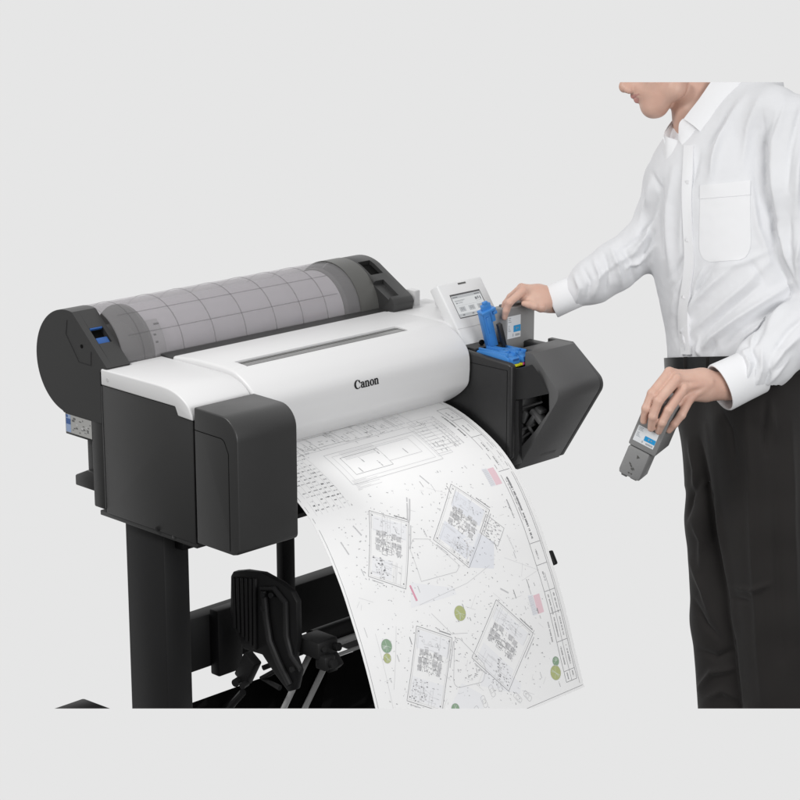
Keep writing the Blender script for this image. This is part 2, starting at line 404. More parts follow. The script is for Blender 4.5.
# translucent cover with ribs
def shell(bm, r0, r1, a0, a1, x0, x1, n=28, mi=0): prism(bm, arc(r1, a0, a1, n) + arc(r0, a1, a0, n), 'x', x0, x1, 0, mi=mi)
bm = bmesh.new(); shell(bm, .1105, .1135, -20, 178, .062, .818)
cov = part('roll_cover', bm, 'cover')
bm = bmesh.new()
for X in (.118, .226, .316, .406, .496, .578, .655): shell(bm, .1130, .1140, 0, 176, X - .0011, X + .0011)
for a in (121, 148): shell(bm, .1130, .1139, a - .5, a + .5, .09, .70, 3)
part('cover_ribs', bm, 'covrib', cov)
bm = bmesh.new(); shell(bm, .1135, .1152, 40, 176, .760, .818, 24); part('cover_end_band', bm, 'holder', cov)
bm = bmesh.new(); tube(bm, [(.062, *RC), (.815, *RC)], .026, 20)
part('spool_shaft', bm, 'tank')
bm = bmesh.new()
tube(bm, [(.724, *RC), (.732, *RC), (.733, *RC), (.815, *RC)], [.101, .103, .075, .07], 40)
part('spool_holder', bm, 'holder')
bm = bmesh.new()
tube(bm, [(.068, *RC), (.145, *RC), (.146, *RC), (.154, *RC)], [.060, .066, .1035, .1035], 40)
part('spool_holder', bm, 'holder')
bm = bmesh.new(); shell(bm, .1038, .1050, 132, 176, .154, .185, 10)
gl = part('roll_guide', bm, 'holderl')
bm = bmesh.new()
for a, x0_, x1_ in ((161, .159, .166), (152, .159, .166), (139, .170, .184)):
    bm = bmesh.new(); shell(bm, .1051, .1054, a - 1.2, a + 1.2, x0_, x1_, 3); part('guide_mark', bm, 'ink', gl)
# dark gutter between the cover and the lid
bm = bmesh.new(); prism(bm, [(.400, 1.018), (.400, 1.029), (.437, 1.033), (.437, 1.018)], 'x', .162, .83, .001); part('feed_gutter', bm, 'dark')

# paper roll inside the unit: a thing of its own
bm = bmesh.new(); tube(bm, [(.155, *RC), (.722, *RC)], .098, 64)
ro = link('paper_roll', bm, 'roll'); tag(ro, 'wide roll of paper lying under the smoked clear cover behind the lid', 'paper roll')

# control panel ----------------------------------------------------
PD = np.array([0, .577, .816]); PN = np.array([0, -.816, .577]); PO = np.array([.838, .163, .968]); PX = np.array([1., 0, 0])
def pp(u, v, h=0): return tuple(PO + PX * u + PD * v + PN * h)
def pbox(bm, u0, u1, v0, v1, h0, h1, bev=0, mi=0):
    c = PO + PX * (u0 + u1) / 2 + PD * (v0 + v1) / 2 + PN * (h0 + h1) / 2
    obox(bm, c, PX, PD, PN, (u1 - u0) / 2, (v1 - v0) / 2, (h1 - h0) / 2, bev, mi, 3)
bm = bmesh.new(); pbox(bm, 0, .150, -.02, .1735, -.030, 0, .0045); pbox(bm, .012, .138, -.02, .10, -.08, -.031, .004)
pn = part('control_panel', bm, 'panelw')
bm = bmesh.new(); pbox(bm, .0235, .1245, .0815, .1425, -.004, .0005); sc = part('display_screen', bm, 'bezel', pn)
bm = bmesh.new()
def sq(u0, u1, v0, v1, mi, h): quad(bm, [pp(u0, v0, h), pp(u1, v0, h), pp(u1, v1, h), pp(u0, v1, h)], mi)
u0, v0, U, V = .0245, .0835, .0975, .0545
def sr(a, b, c_, d, mi, h=.0010): sq(u0 + U * a, u0 + U * b, v0 + V * c_, v0 + V * d, mi, h)
sr(0, 1, 0, 1, 0, .0008)
sr(0, 1, .87, .985, 2); sr(.03, .20, .905, .945, 1, .0012); sr(.78, .96, .90, .95, 1, .0012)
for a, b, c_, d in ((.05, .40, .76, .775), (.05, .34, .715, .73), (.07, .12, .62, .67), (.14, .30, .635, .655), (.75, .82, .66, .78), (.84, .88, .68, .80), (.91, .95, .64, .79), (.76, .96, .60, .61)): sr(a, b, c_, d, 1)
sr(.04, .96, .52, .53, 2)
for a in (.10, .42, .72):                                                             # three icon tiles
    sr(a, a + .20, .24, .46, 2); 
    sr(a + .05, a + .15, .40, .415, 1, .0012); sr(a + .05, a + .06, .28, .40, 1, .0012); sr(a + .14, a + .15, .28, .40, 1, .0012); sr(a + .08, a + .12, .33, .36, 1, .0012)
sr(0, 1, .02, .15, 2)
for a in (.12, .44, .78): sr(a, a + .07, .055, .115, 1, .0012)
part('display_image', bm, ['screen', 'sgrey', 'slight'], sc, smooth=False)
bm = bmesh.new(); pbox(bm, .066, .092, .1635, .1675, -.001, .0006); part('indicator_slot', bm, 'holder', pn)
bm = bmesh.new(); pbox(bm, .002, .148, .0575, .0583, -.001, .0004); part('panel_seam', bm, 'holderl', pn)
bm = bmesh.new(); disc(bm, un(481, 342.5, 'y', .15) , (-.2, -.9, .3), .006, .006, 16); part('power_button', bm, 'pit', pn)

# ink bay ----------------------------------------------------------
bm = bmesh.new()
prism(bm, [(.11, .70), (.0, .752), (.0, .968), (.012, .9715), (.21, .985), (.21, .70)], 'x', .804, .822, .006, 4)
box(bm, .822, .985, .054, .47, .70, .952, .003); box(bm, .822, .868, .02, .06, .725, .950, .003)
bay = part('ink_bay', bm, 'tank')
bm = bmesh.new(); box(bm, .8035, .8045, .0115, .0125, .72, .955); box(bm, .8035, .8045, .0117, .165, .955, .956); part('bay_seam', bm, 'pit', bay)
bm = bmesh.new()
box(bm, .828, .985, .132, .20, .93, .982, .004); box(bm, .90, .985, .04, .068, .93, .972, .003); box(bm, .955, .985, .04, .15, .93, .985, .003)
part('cartridge_slot', bm, 'tank', bay)
# opened ink cover standing forward
TIP = rnd([(.052, .986), (-.004, .9865, .004), (-.089, .906, .030), (.036, .706, .004), (.052, .706)])
bm = bmesh.new(); prism(bm, TIP, 'x', .8705, 1.018, .0022, 2)
ic = part('ink_cover', bm, 'mid')
bm = bmesh.new(); prism(bm, rnd([(.08, .984), (.014, .9845, .004), (-.087, .905, .029), (.036, .708, .004), (.08, .708)]), 'x', 1.0185, 1.035, .003, 3); part('cover_end_cap', bm, 'mid', ic)
c = bmesh.new(); box(c, .80, .8965, .018, .30, .90, 1.1); k1 = link('k', c, 'pit')
HOLE = [(518.6, 400.8), (534, 397), (549.0, 393.6), (549.3, 411), (536, 430), (519.5, 449), (518.5, 425)]
c = bmesh.new(); prism(c, [tuple(un(*p, 'x', .8705)[1:]) for p in HOLE], 'x', .84, .945); k2 = link('k', c, 'pit'); boolean(ic, [k1, k2])
bm = bmesh.new()                                                                # faint embossed strip low on the cover
a = np.array([-.089, .906]); b = np.array([.036, .706]); d = (b - a) / np.linalg.norm(b - a); n = np.array([-d[1] * 1, d[0]]); n = -n if n[0] > 0 else n
for k, (f0, f1) in enumerate(((.86, .895),)):
    A = a + (b - a) * f0 + n * .0003; B = a + (b - a) * f1 + n * .0003
    quad(bm, [(.935, *A), (.985, *A), (.985, *B), (.935, *B)])
part('embossed_mark', bm, 'dark', ic, smooth=False)
# slanting inner wall with the opening: left edge at x=.822, chevron edge at x=.870
def P3(px, py):
    chev = np.interp(py, [355, 393, 408, 455, 468], [532, 549, 550, 520, 515])
    t = np.clip((px - 511.5) / max(chev - 511.5, 4), 0, 1.0)
    return tuple(un(px, py, 'x', .822 + .0475 * t))
def P3n(px, py):
    chev = np.interp(py, [355, 393, 408, 455, 468], [531, 549, 550, 519.5, 516.5])
    t = np.clip((px - 511.5) / max(chev - 511.5, 4), 0, 1.0)
    y = .006 + (-.050 - .006) * t if False else None
    return tuple(un(px, py, 'x', .822 + .0475 * t))
WP = [un(511.5, 369, 'x', .822), un(512.5, 440, 'x', .822), un(549, 393, 'x', .8695)]; WN = np.cross(WP[1] - WP[0], WP[2] - WP[0])
bm = bmesh.new(); wv = {}
def WV(p):
    if p not in wv:
        r_ = ray(*p); wv[p] = bm.verts.new(CAM + r_ * (((WP[0] - CAM) @ WN) / (r_ @ WN)))
    return wv[p]
rowsw = [[(511.5, 369.5), (521, 368), (532.5, 365)], [(511.6, 375), (524, 376), (539, 374)], [(511.8, 385), (527, 386), (544, 384)], [(512, 400), (527, 398.6), (548.8, 393.4)]]
for ra, rb in zip(rowsw, rowsw[1:]):
    for i in range(2): bm.faces.new([WV(ra[i]), WV(ra[i + 1]), WV(rb[i + 1]), WV(rb[i])])
for a_, b_, c_, d_ in (((512, 400), (518.6, 400.8), (518.5, 425), (512.3, 425)), ((512.3, 425), (518.5, 425), (519.5, 450), (512.8, 448)), ((512.8, 448), (519.5, 450), (516.5, 460), (513.5, 462))):
    bm.faces.new([WV(p) for p in (a_, b_, c_, d_)])
bmesh.ops.recalc_face_normals(bm, faces=bm.faces[:]); 
if sum(f.normal.x for f in bm.faces) > 0: bmesh.ops.reverse_faces(bm, faces=bm.faces[:])
g = bmesh.ops.extrude_face_region(bm, geom=bm.faces[:], use_keep_orig=True)
bmesh.ops.translate(bm, verts=[v for v in g['geom'] if isinstance(v, bmesh.types.BMVert)], vec=(.004, .004, 0))
bmesh.ops.recalc_face_normals(bm, faces=bm.faces[:])
part('inner_wall', bm, 'tank', bay, smooth=False)
# mechanism seen through the opening
bm = bmesh.new(); prism(bm, [(a_ + (.0 if a_ > -.04 else .0), b_) for a_, b_ in [(.030, .725), (-.070, .885), (-.070, .915), (-.02, .96), (.03, .96)]], 'x', .9440, .9449); part('ink_port_shade', bm, 'pit', ic)  # near-black sheet paints the depth of the opening as shade
bm = bmesh.new()
def mech(p, q_, r, dx=.0): tube(bm, [tuple(un(*p, 'x', .880 + dx)), tuple(un(*q_, 'x', .886 + dx))], r, 10)
obox(bm, un(539, 416, 'x', .886), (1, 0, 0), (0, .8, .6), (0, -.6, .8), .014, .020, .006, .002)
obox(bm, un(533, 420, 'x', .880), (1, 0, 0), (0, .6, -.8), (0, .8, .6), .010, .016, .005, .002)
obox(bm, un(525, 417, 'x', .878), (1, 0, 0), (0, .3, -.95), (0, .95, .3), .006, .014, .006, .002)
obox(bm, un(541, 410, 'x', .892), (1, 0, 0), (0, .95, .3), (0, -.3, .95), .012, .010, .005, .002)
mech((519, 431), (535, 424), .0035); mech((519, 440), (531, 432), .003); mech((519, 409), (542, 402), .0025); mech((527, 424), (535, 436), .004)
part('ink_valve', bm, 'mid', ic)

# blue tank levers: two closed, one raised
def lever(x0, x1):
    bm = bmesh.new()
    prism(bm, [(.030, .952), (.030, .973), (.040, .9815), (.070, .984), (.125, .980), (.130, .972), (.130, .952)], 'x', x0, x1, .002, 2)
    box(bm, x0 + .002, x0 + .006, .034, .122, .978, .9865, .001); box(bm, x1 - .006, x1 - .002, .034, .122, .978, .9865, .001)
    box(bm, x0 + .008, x1 - .008, .048, .066, .980, .9885, .002)
    prism(bm, [(.022, .962), (.022, .9745), (.034, .9785), (.034, .962)], 'x', x0 + .004, x1 - .004, .0015)
    o = part('tank_lever', bm, 'blue', bay)
    b2 = bmesh.new(); box(b2, x0 + .008, x1 - .008, .0205, .0225, .970, .9745); part('lever_groove', b2, 'blued', o)
    return o
l1 = lever(.8265, .8600); l2 = lever(.8615, .8950)
for x0, x1, m, l in ((.830, .859, 'yellow', l1), (.860, .867, 'yellow', l2), (.867, .892, 'magenta', l2)):
    bm = bmesh.new(); box(bm, x0, x1, .0215, .0295, .9555, .9615, .0008); part('colour_mark', bm, m, l)
bm = bmesh.new()
A = np.array(un(493.5, 347, 'y', .112)); B = np.array(un(485, 311, 'y', .112)); ld = (B - A) / np.linalg.norm(B - A)
lx = np.array([.93, -.25, .12]); lx -= ld * (lx @ ld); lx /= np.linalg.norm(lx); ln = np.cross(lx, ld); Lh = np.linalg.norm(B - A) / 2; Cc = (A + B) / 2
obox(bm, Cc, lx, ld, ln, .0110, Lh, .003, .001)
obox(bm, Cc + lx * .0100 - ln * .006, lx, ld, ln, .0020, Lh, .009, .001); obox(bm, Cc - lx * .0100 - ln * .006, lx, ld, ln, .0022, Lh, .009, .001)
obox(bm, B + lx * .004, lx, ld, ln, .0185, .0030, .012, .001); obox(bm, B + ld * .008 + lx * .004, lx, ld, ln, .012, .008, .004, .001); obox(bm, B + ld * .018 + lx * .004, lx, ld, ln, .006, .004, .004, .001)
obox(bm, B - ld * .020 + lx * .015, lx, ld, ln, .006, .013, .003, .001); obox(bm, B - ld * .010 + lx * .020 + ln * .004, lx, ld, ln, .005, .004, .006, .001); obox(bm, Cc + ld * .012, lx, ld, ln, .004, .02, .006, .001)
rl = part('raised_tank_lever', bm, 'blue', bay)
bm = bmesh.new(); obox(bm, Cc + lx * .021 - ld * .020 - ln * -.012, lx, ld, ln, .0055, .028, .006, .002); obox(bm, A + lx * .006 - ld * .004, lx, ld, ln, .020, .006, .012, .002)
part('lever_hinge', bm, 'tank', rl)

# stand ------------------------------------------------------------
def leg(x0, x1):
    bm = bmesh.new(); box(bm, x0, x1, .267, .396, .10, .7003, .004, 2); part('stand_leg', bm, 'leg')
    bm = bmesh.new()
    prism(bm, rnd([(.10, .087), (.10, .13, .02), (.20, .165, .03), (.47, .165, .03), (.745, .150, .02), (.80, .118, .02), (.80, .087)]), 'x', x0 + .01 if x0 > .4 else .06, x1 + .01 if x0 > .4 else .15, .006, 3)
    part('stand_foot', bm, 'leg')
leg(.020, .088); leg(.895, .963)
bm = bmesh.new(); box(bm, .0885, .8945, .300, .345, .352, .473, .003); part('cross_beam', bm, 'black')
bm = bmesh.new(); box(bm, .165, .235, .27, .2995, .335, .487, .004, 2); part('beam_bracket', bm, 'black')
bm = bmesh.new(); box(bm, .050, .0885, .24, .2665, .66, .7, .003); part('leg_gusset', bm, 'black')
bm = bmesh.new(); box(bm, .362, .398, .2755, .2995, .38, .7195, .003); part('support_strut', bm, 'black')

# ------------------------------------------------------------------ output basket hung on the stand
BK = empty('output_basket', (.45, .05, .3)); tag(BK, 'black cloth basket with steel rods and ridged arm plates below the printer', 'basket')
def bpart(name, bm, m, p=BK, **k): return link(name, bm, m, p, **k)
def plate(X, mir=1):
    pts = [(230.5, 576), (233, 571.5), (245, 570.5), (262, 573), (280, 583), (291, 592), (296, 602), (297, 640), (294, 658), (299, 672), (295, 690), (288, 692), (275, 675), (262, 655), (252, 652), (243, 649), (237, 632), (230, 612)]
    poly = [tuple(un(a, b, 'x', .15)[1:]) for a, b in pts]
    bm = bmesh.new(); prism(bm, poly, 'x', X, X + .016, .003, 2)
    ap = bpart('basket_arm', bm, 'black')
    bm = bmesh.new()
    for k in range(6):                                                              # ridges of the pad
        a = (234.5 + k * 4.3, 577 + k * .2); b = (236.5 + k * 4.0, 628 + k * 4.2)
        A = un(*a, 'x', .15); B = un(*b, 'x', .15)
        d = np.array([0, B[1] - A[1], B[2] - A[2]]); ln_ = np.linalg.norm(d); d /= ln_; nn = np.array([0, d[2], -d[1]])
        obox(bm, (X - .002, (A[1] + B[1]) / 2, (A[2] + B[2]) / 2), (1, 0, 0), d, nn, .004, ln_ / 2, .0040, .0015)
    bpart('ridged_pad', bm, 'leg', ap)
    bm = bmesh.new()
    cv = [(266, 590), (268, 615), (272, 640), (281, 662), (292, 684)]
    tube(bm, [(X - .006, *un(a, b, 'x', .15)[1:]) for a, b in cv], [.007, .008, .008, .008, .007], 10)
    cv = [(263, 588), (276, 588), (287, 602), (288, 635), (293, 655), (302, 668)]
    tube(bm, [(X - .005, *un(a, b, 'x', .15)[1:]) for a, b in cv], [.005, .006, .007, .007, .006, .006], 10)
    for a, b in ((267, 594), (275, 594), (267, 607), (296, 668)): disc(bm, (X - .002, *un(a, b, 'x', .15)[1:]), (-1, 0, 0), .006, .012, 12)
    bpart('curved_lever', bm, 'leg', ap)
    bm = bmesh.new()
    box(bm, X + .016, X + .075, -.045, .02, .462, .50, .006); box(bm, X + .02, X + .052, -.062, -.03, .44, .472, .006)
    obox(bm, (X + .062, -.045, .452), (1, 0, 0), (0, .7, .7), (0, -.7, .7), .012, .018, .010, .004)
    disc(bm, (X + .038, -.06, .455), (0, -1, .2), .010, .012, 14); disc(bm, (X + .066, -.044, .480), (0, -1, .2), .009, .012, 14); disc(bm, (X + .03, -.044, .484), (0, -1, .2), .006, .006, 14)
    bpart('arm_joint', bm, 'leg', ap)
    return ap
plate(.150)
plate(.80)
# knob of the far arm that peeps out beside the sheet
bm = bmesh.new(); k0 = np.array(un(552.0, 558, 'x', .835)); obox(bm, k0, (1, 0, 0), (0, -.5, -.86), (0, .86, -.5), .007, .017, .007, .004, 0, 3); tube(bm, [k0, (.83, -.02, .5)], .008, 10)
bpart('arm_knob', bm, 'black')
def line3(p, q, X=None, r=.006, m='steel', nm='steel_rod'):
    bm = bmesh.new(); tube(bm, [p, q], r, 14); return bpart(nm, bm, m)
a = un(309, 656, 'x', .215); b = un(282, 712, 'x', .215); line3(a, a + (b - a) * 1.9, r=.0065)
a = un(324, 668, 'x', .255); b = un(303, 712, 'x', .255); line3(a, a + (b - a) * 1.9, r=.0065)
a = un(331, 645, 'x', .265); line3(a, (.86, a[1], a[2] + .002), r=.0075, m='steel')
a = un(336, 655.5, 'x', .265); line3(a, (.86, a[1], a[2]), r=.004, m='steel')
bm = bmesh.new(); a = un(313, 640, 'x', .24); tube(bm, [a, (.86, a[1] , a[2])], .022, 18); bpart('roller_bar', bm, 'leg')
bm = bmesh.new(); obox(bm, un(329, 663, 'x', .262), (1, 0, 0), (0, .94, .3), (0, -.3, .94), .014, .018, .012, .003); bpart('rod_clamp', bm, 'leg')
a = un(286, 660, 'x', .17); bm = bmesh.new()
tube(bm, [un(280, 688, 'x', .19), un(262, 678, 'x', .19), un(290, 663, 'x', .19)], .006, 10)
obox(bm, un(248, 668, 'x', .19), (1, 0, 0), (0, .5, -.85), (0, .85, .5), .012, .035, .02, .004); tube(bm, [un(243, 692, 'x', .19), un(234, 702, 'x', .19), un(226, 712, 'x', .19)], .008, 10)
disc(bm, un(240, 680, 'x', .185), (-1, -.3, 0), .009, .02, 14); disc(bm, un(247, 683, 'x', .185), (-1, -.3, 0), .007, .02, 14)
tube(bm, [un(263, 668, 'x', .2), un(320, 645, 'x', .34)], .006, 10)
bpart('arm_linkage', bm, 'leg')
# hanging cloth
def cloth(name, pts, thick=.004, nx=10, ny=8, sag=.0, push=0):
    A, B, C_, D = [np.array(p) + FH * push for p in pts]; bm = bmesh.new(); V = {}
    for i in range(nx + 1):
        for j in range(ny + 1):
            s, t = i / nx, j / ny; p = (A * (1 - s) + B * s) * (1 - t) + (D * (1 - s) + C_ * s) * t
            p = p + np.array([0, .35, -1]) * sag * 4 * t * (1 - t) * (1 + .25 * math.sin(7 * s)); V[i, j] = bm.verts.new(p)
    for i in range(nx):
        for j in range(ny): bm.faces.new((V[i, j], V[i + 1, j], V[i + 1, j + 1], V[i, j + 1]))
    bmesh.ops.solidify(bm, geom=bm.faces[:], thickness=thick)
    return bpart(name, bm, 'fabric', angle=60)
cloth('basket_cloth', [un(326, 664, 'x', .262), un(330, 664, 'x', .262) + np.array([.58, 0, 0]), un(330, 664, 'x', .262) + np.array([.58, .06, -.22]), un(305, 716, 'x', .262) + np.array([0, .01, -.06])], sag=.01, push=.016)
cloth('rear_cloth', [un(183, 706, 'x', .10), un(300, 664, 'x', .40), un(300, 764, 'x', .40), un(183, 760, 'x', .10)], sag=.0)
cloth('side_cloth', [un(307, 660, 'x', .225), un(330, 664, 'x', .262), un(330, 664, 'x', .262) + np.array([0, .05, -.2]), un(276, 725, 'x', .225)], sag=.0, push=.022)
# ------------------------------------------------------------------ the printed sheet
for n_, c_ in (('pl_dark', (.17, .17, .18)), ('pl_mid', (.33, .33, .34)), ('pl_light', (.58, .58, .59)), ('pl_wash', (.80, .815, .86)), ('pl_wash2', (.865, .87, .89)),
               ('pl_pink', (.82, .60, .65)), ('pl_green', (.28, .40, .28)), ('pl_olive', (.46, .50, .24)), ('pl_red', (.75, .35, .45)), ('pl_sage', (.66, .72, .66)), ('pl_blue', (.45, .50, .68)), ('pl_core', (.60, .60, .61))):
    M[n_] = mat(n_, c_, .65, spec=.2)
PM = ['pl_dark', 'pl_mid', 'pl_light', 'pl_wash', 'pl_wash2', 'pl_pink', 'pl_green', 'pl_olive', 'pl_red', 'pl_sage', 'pl_blue', 'pl_core']
DK, MD, LT, WA, WB, PK, GR, OL, RD, SG, BL, CG = range(12)
prof = catm([(.30, .8575), (.24, .856), (.183, .850), (.147, .8415), (.111, .829), (.065, .808), (.019, .781), (-.020, .748), (-.054, .707), (-.082, .664), (-.106, .622), (-.127, .578),
             (-.141, .548), (-.160, .506), (-.185, .441), (-.2135, .357), (-.242, .278)], 5)
prof = np.array(prof); arcs = np.r_[0, np.cumsum(np.linalg.norm(np.diff(prof, axis=0), axis=1))]
LEN = arcs[-1]; tg = np.gradient(prof, axis=0); tg /= np.linalg.norm(tg, axis=1)[:, None]
X0 = .18; WID = .61
def PS(u, s, h=0):
    y = np.interp(s, arcs, prof[:, 0]); z = np.interp(s, arcs, prof[:, 1])
    ty = np.interp(s, arcs, tg[:, 0]); tz = np.interp(s, arcs, tg[:, 1])
    return (X0 + u, y + tz * h, z - ty * h) if False else (X0 + u, y + (-h) * (-tz) * -1 * -1, z + (-ty) * h)
# outward (towards the viewer / up) normal of the sheet in (y,z): (tz, -ty) has z>0 when the sheet runs towards -y
def PS(u, s, h=0):
    y = np.interp(s, arcs, prof[:, 0]); z = np.interp(s, arcs, prof[:, 1])
    ty = np.interp(s, arcs, tg[:, 0]); tz = np.interp(s, arcs, tg[:, 1])
    n = np.array([tz, -ty]); n /= np.hypot(*n)
    return (X0 + u, y + n[0] * h, z + n[1] * h)
bm = bmesh.new(); NS = 70; top = []; 
for k in range(NS + 1):
    s = LEN * k / NS
    top.append((bm.verts.new(PS(0, s)), bm.verts.new(PS(WID / 2, s)), bm.verts.new(PS(WID, s))))
for a, b in zip(top, top[1:]):
    for i in range(2): bm.faces.new((a[i], b[i], b[i + 1], a[i + 1]))
bmesh.ops.recalc_face_normals(bm, faces=bm.faces[:])
if sum(f.normal.z for f in bm.faces) < 0: bmesh.ops.reverse_faces(bm, faces=bm.faces[:])
bmesh.ops.solidify(bm, geom=bm.faces[:], thickness=.0003)
sheet = link('plan_sheet', bm, 'paper', angle=60)
tag(sheet, 'long white sheet printed with building plans curling out of the printer towards the viewer', 'paper')
DR = bmesh.new(); HS = [0.00025]
def poly(pts, mi, h=None, maxseg=.03):
    HS[0] = .00025 + (HS[0] - .00025 + .0000005) % .00006 if h is None else HS[0]
    hh = HS[0] if h is None else h
    quad(DR, [PS(u, s, hh) for u, s in pts], mi)
def line(a, b, w_=.001, mi=MD):
    a = np.array(a, float); b = np.array(b, float); L_ = np.linalg.norm(b - a)
    if L_ < 1e-6: return
    d = (b - a) / L_; n = np.array([-d[1], d[0]]) * w_ / 2; k = max(1, int(abs(b[1] - a[1]) / .03) + 1)
    for i in range(k):
        p = a + (b - a) * i / k; q = a + (b - a) * (i + 1) / k
        poly([p + n, q + n, q - n, p - n], mi)
def pl(pts, w_=.001, mi=MD, close=False):
    for a, b in zip(pts, pts[1:] + ([pts[0]] if close else [])): line(a, b, w_, mi)
def fillp(pts, mi, h=.00012):
    """a flat tint, cut into bands so that it bends with the sheet"""
    s0 = min(p[1] for p in pts); s1 = max(p[1] for p in pts); n = max(1, int((s1 - s0) / .008) + 1)
    def cut(P, v, keep_above):
        o = []
        for i in range(len(P)):
            a, b = P[i - 1], P[i]; ia = (a[1] >= v) == keep_above or a[1] == v; ib = (b[1] >= v) == keep_above or b[1] == v
            if ia != ib: t = (v - a[1]) / (b[1] - a[1]); o.append((a[0] + (b[0] - a[0]) * t, v))
            if ib: o.append(b)
        return o
    for k in range(n):
        P = cut(cut(list(pts), s0 + (s1 - s0) * k / n, True), s0 + (s1 - s0) * (k + 1) / n, False)
        if len(P) >= 3: quad(DR, [PS(u, s, h) for u, s in P], mi)
def circ(u, s, r, mi, fill=True, w_=.0008, h=.0002):
    P = [(u + r * math.cos(2 * math.pi * k / 20), s + r * math.sin(2 * math.pi * k / 20)) for k in range(20)]
    if fill: fillp(P, mi, h)
    else: pl(P, w_, mi, True)
rg = random.Random(11)
def words(u, s, L_, w_=.0022, mi=MD, ang=0):
    """a run of letter-like ticks"""
    c, sn = math.cos(ang), math.sin(ang); x = 0
    while x < L_:
        l = rg.uniform(.0009, .0022)
        if rg.random() < .82:
            hh = w_ * rg.uniform(.55, 1)
            q = [(x, -hh / 2), (x + l * .75, -hh / 2), (x + l * .75, hh / 2), (x, hh / 2)]
            poly([(u + a * c - b * sn, s + a * sn + b * c) for a, b in q], mi)
        x += l
def frame(cu, cs, wu, hs, ang):
    c, sn = math.cos(ang), math.sin(ang)
    return lambda a, b: (cu + (a * wu) * c - (b * hs) * sn, cs + (a * wu) * sn + (b * hs) * c)
def building(cu, cs, wu, hs, ang, wash, corepos=(0, -.06), flip=1, seed=0, extra=None):
    F = frame(cu, cs, wu, hs, ang); r = random.Random(seed)
    pl([F(-.5, -.5), F(.5, -.5), F(.5, .5), F(-.5, .5)], .0013, MD, True)
    pl([F(-.46, -.475), F(.46, -.475), F(.46, .475), F(-.46, .475)], .0006, LT, True)
    if wash:
        for (a, b, c_, d, m_) in wash: fillp([F(a, c_), F(b, c_), F(b, d), F(a, d)], m_)
    # the dense core: a clover of stairs, lifts and shafts
    cu_, cs_ = corepos
    cells = [(-.26, -.13), (-.13, -.15), (0, -.13), (.13, -.15), (.26, -.13), (-.28, 0), (-.14, .0), (.14, 0), (.28, .0), (-.27, .12), (.27, .12), (-.13, .10), (.13, .10), (.0, .12), (0, -.05)]
    for (a, b) in cells:
        a_, b_ = cu_ + a, cs_ + b * .85; abs(a) < .03 or (b > .05 and abs(a) < .2) or fillp([F(a_ - .06, b_ - .04), F(a_ + .05, b_ - .045), F(a_ + .055, b_ + .035), F(a_ - .05, b_ + .04)], CG, .00018 + .000004 * len(cells) * abs(a + b))
        n = 13 if abs(a) > .1 else 7
        for k in range(n):
            x = cu_ + a + r.uniform(-.07, .07); y = cs_ + (b + r.uniform(-.055, .055)) * .85; q = r.uniform(.012, .05); p = r.uniform(.006, .02)
            if r.random() < .5: q, p = p * 1.3, q * .7
            poly([F(x, y), F(x + q, y + .006), F(x + q - .004, y + p), F(x, y + p)], r.choice([MD, MD, LT, LT, LT]))
    for k in range(8):
        x = r.uniform(-.3, .2) + cu_; y = cs_ + r.uniform(-.15, .12); pl([F(x, y), F(x + .13, y), F(x + .13, y + .07), F(x, y + .07)], .0007, MD, True)
    for k in range(12):                                                   # room partitions and grid lines
        a = r.uniform(-.46, .46); b = r.choice([-.475, .475]); pl([F(a, b), F(a, b * r.uniform(.35, .6))], .0006, LT)
        b = r.choice([r.uniform(-.45, -.22), r.uniform(.16, .45)]); a = r.uniform(-.46, .1); pl([F(a, b), F(a + r.uniform(.1, .36), b)], .0006, LT)
    for sx2 in (-.43, .43):
        for y in (-.44, .44):
            p = F(sx2, y); circ(p[0], p[1], .0016, DK, h=.0003)
    for k in range(26):                                                   # notes, fixtures
        a = r.uniform(-.42, .38); b = r.choice([r.uniform(-.44, -.24), r.uniform(.16, .44)])
        p = F(a, b); words(p[0], p[1], r.uniform(.002, .008), .0018, LT if r.random() < .6 else MD, ang)
    for k in range(4):
        p = F(r.uniform(-.35, .35), -.33); circ(p[0], p[1], .0035, LT, False, .0006)
    p = F(-.1 * flip, .28); words(p[0], p[1], .016, .0026, MD, ang + 1.2)
    p = F(.1, -.36); words(p[0], p[1], .016, .0024, MD, ang + 1.0)
    # darker furnished corner
    for k in range(46):
        a = -.42 + r.random() * .42; b = .17 + r.random() * .30; a *= flip
        q = r.uniform(.01, .05); poly([F(a, b), F(a + q, b), F(a + q, b + q * .4), F(a, b + q * .4)], r.choice([LT, MD, LT, DK]))
    for side_ in range(4):                                                # dimension marks round the walls
        for k in range(9):
            t = -.48 + .96 * k / 8 + r.uniform(-.03, .03); o_ = .5 + r.uniform(.05, .16) * (.6 if side_ % 2 else .45)
            p = F(t, -o_) if side_ == 0 else F(t, o_) if side_ == 2 else F(o_ * 1.1, t) if side_ == 1 else F(-o_ * 1.1, t)
            words(p[0], p[1], r.uniform(.002, .005), .0020, MD if r.random() < .6 else DK, r.choice([ang, ang + 1.57, .2]))
    p = F(.12, -.535); q = F(.46, -.535); line(p, q, .0024, MD); p = F(.55, -.46); q = F(.55, -.1); line(p, q, .0026, LT)
    p = F(-.4, .535); q = F(-.1, .535); line(p, q, .0022, LT)
building(.161, .444, .100, .151, .52, [(-.42, .44, -.44, -.20, WB), (-.42, .1, .18, .45, WB)], (-.02, -.07), 1, 3)
building(.383, .443, .108, .158, .85, [(-.36, .40, -.44, -.16, WA), (-.40, .38, .12, .42, WA), (.12, .42, -.1, .2, WB)], (0, -.04), -1, 5)
building(.170, .707, .101, .158, .51, [(-.46, .46, -.46, -.22, WB), (-.44, .44, .16, .46, WB)], (-.02, -.07), 1, 8)
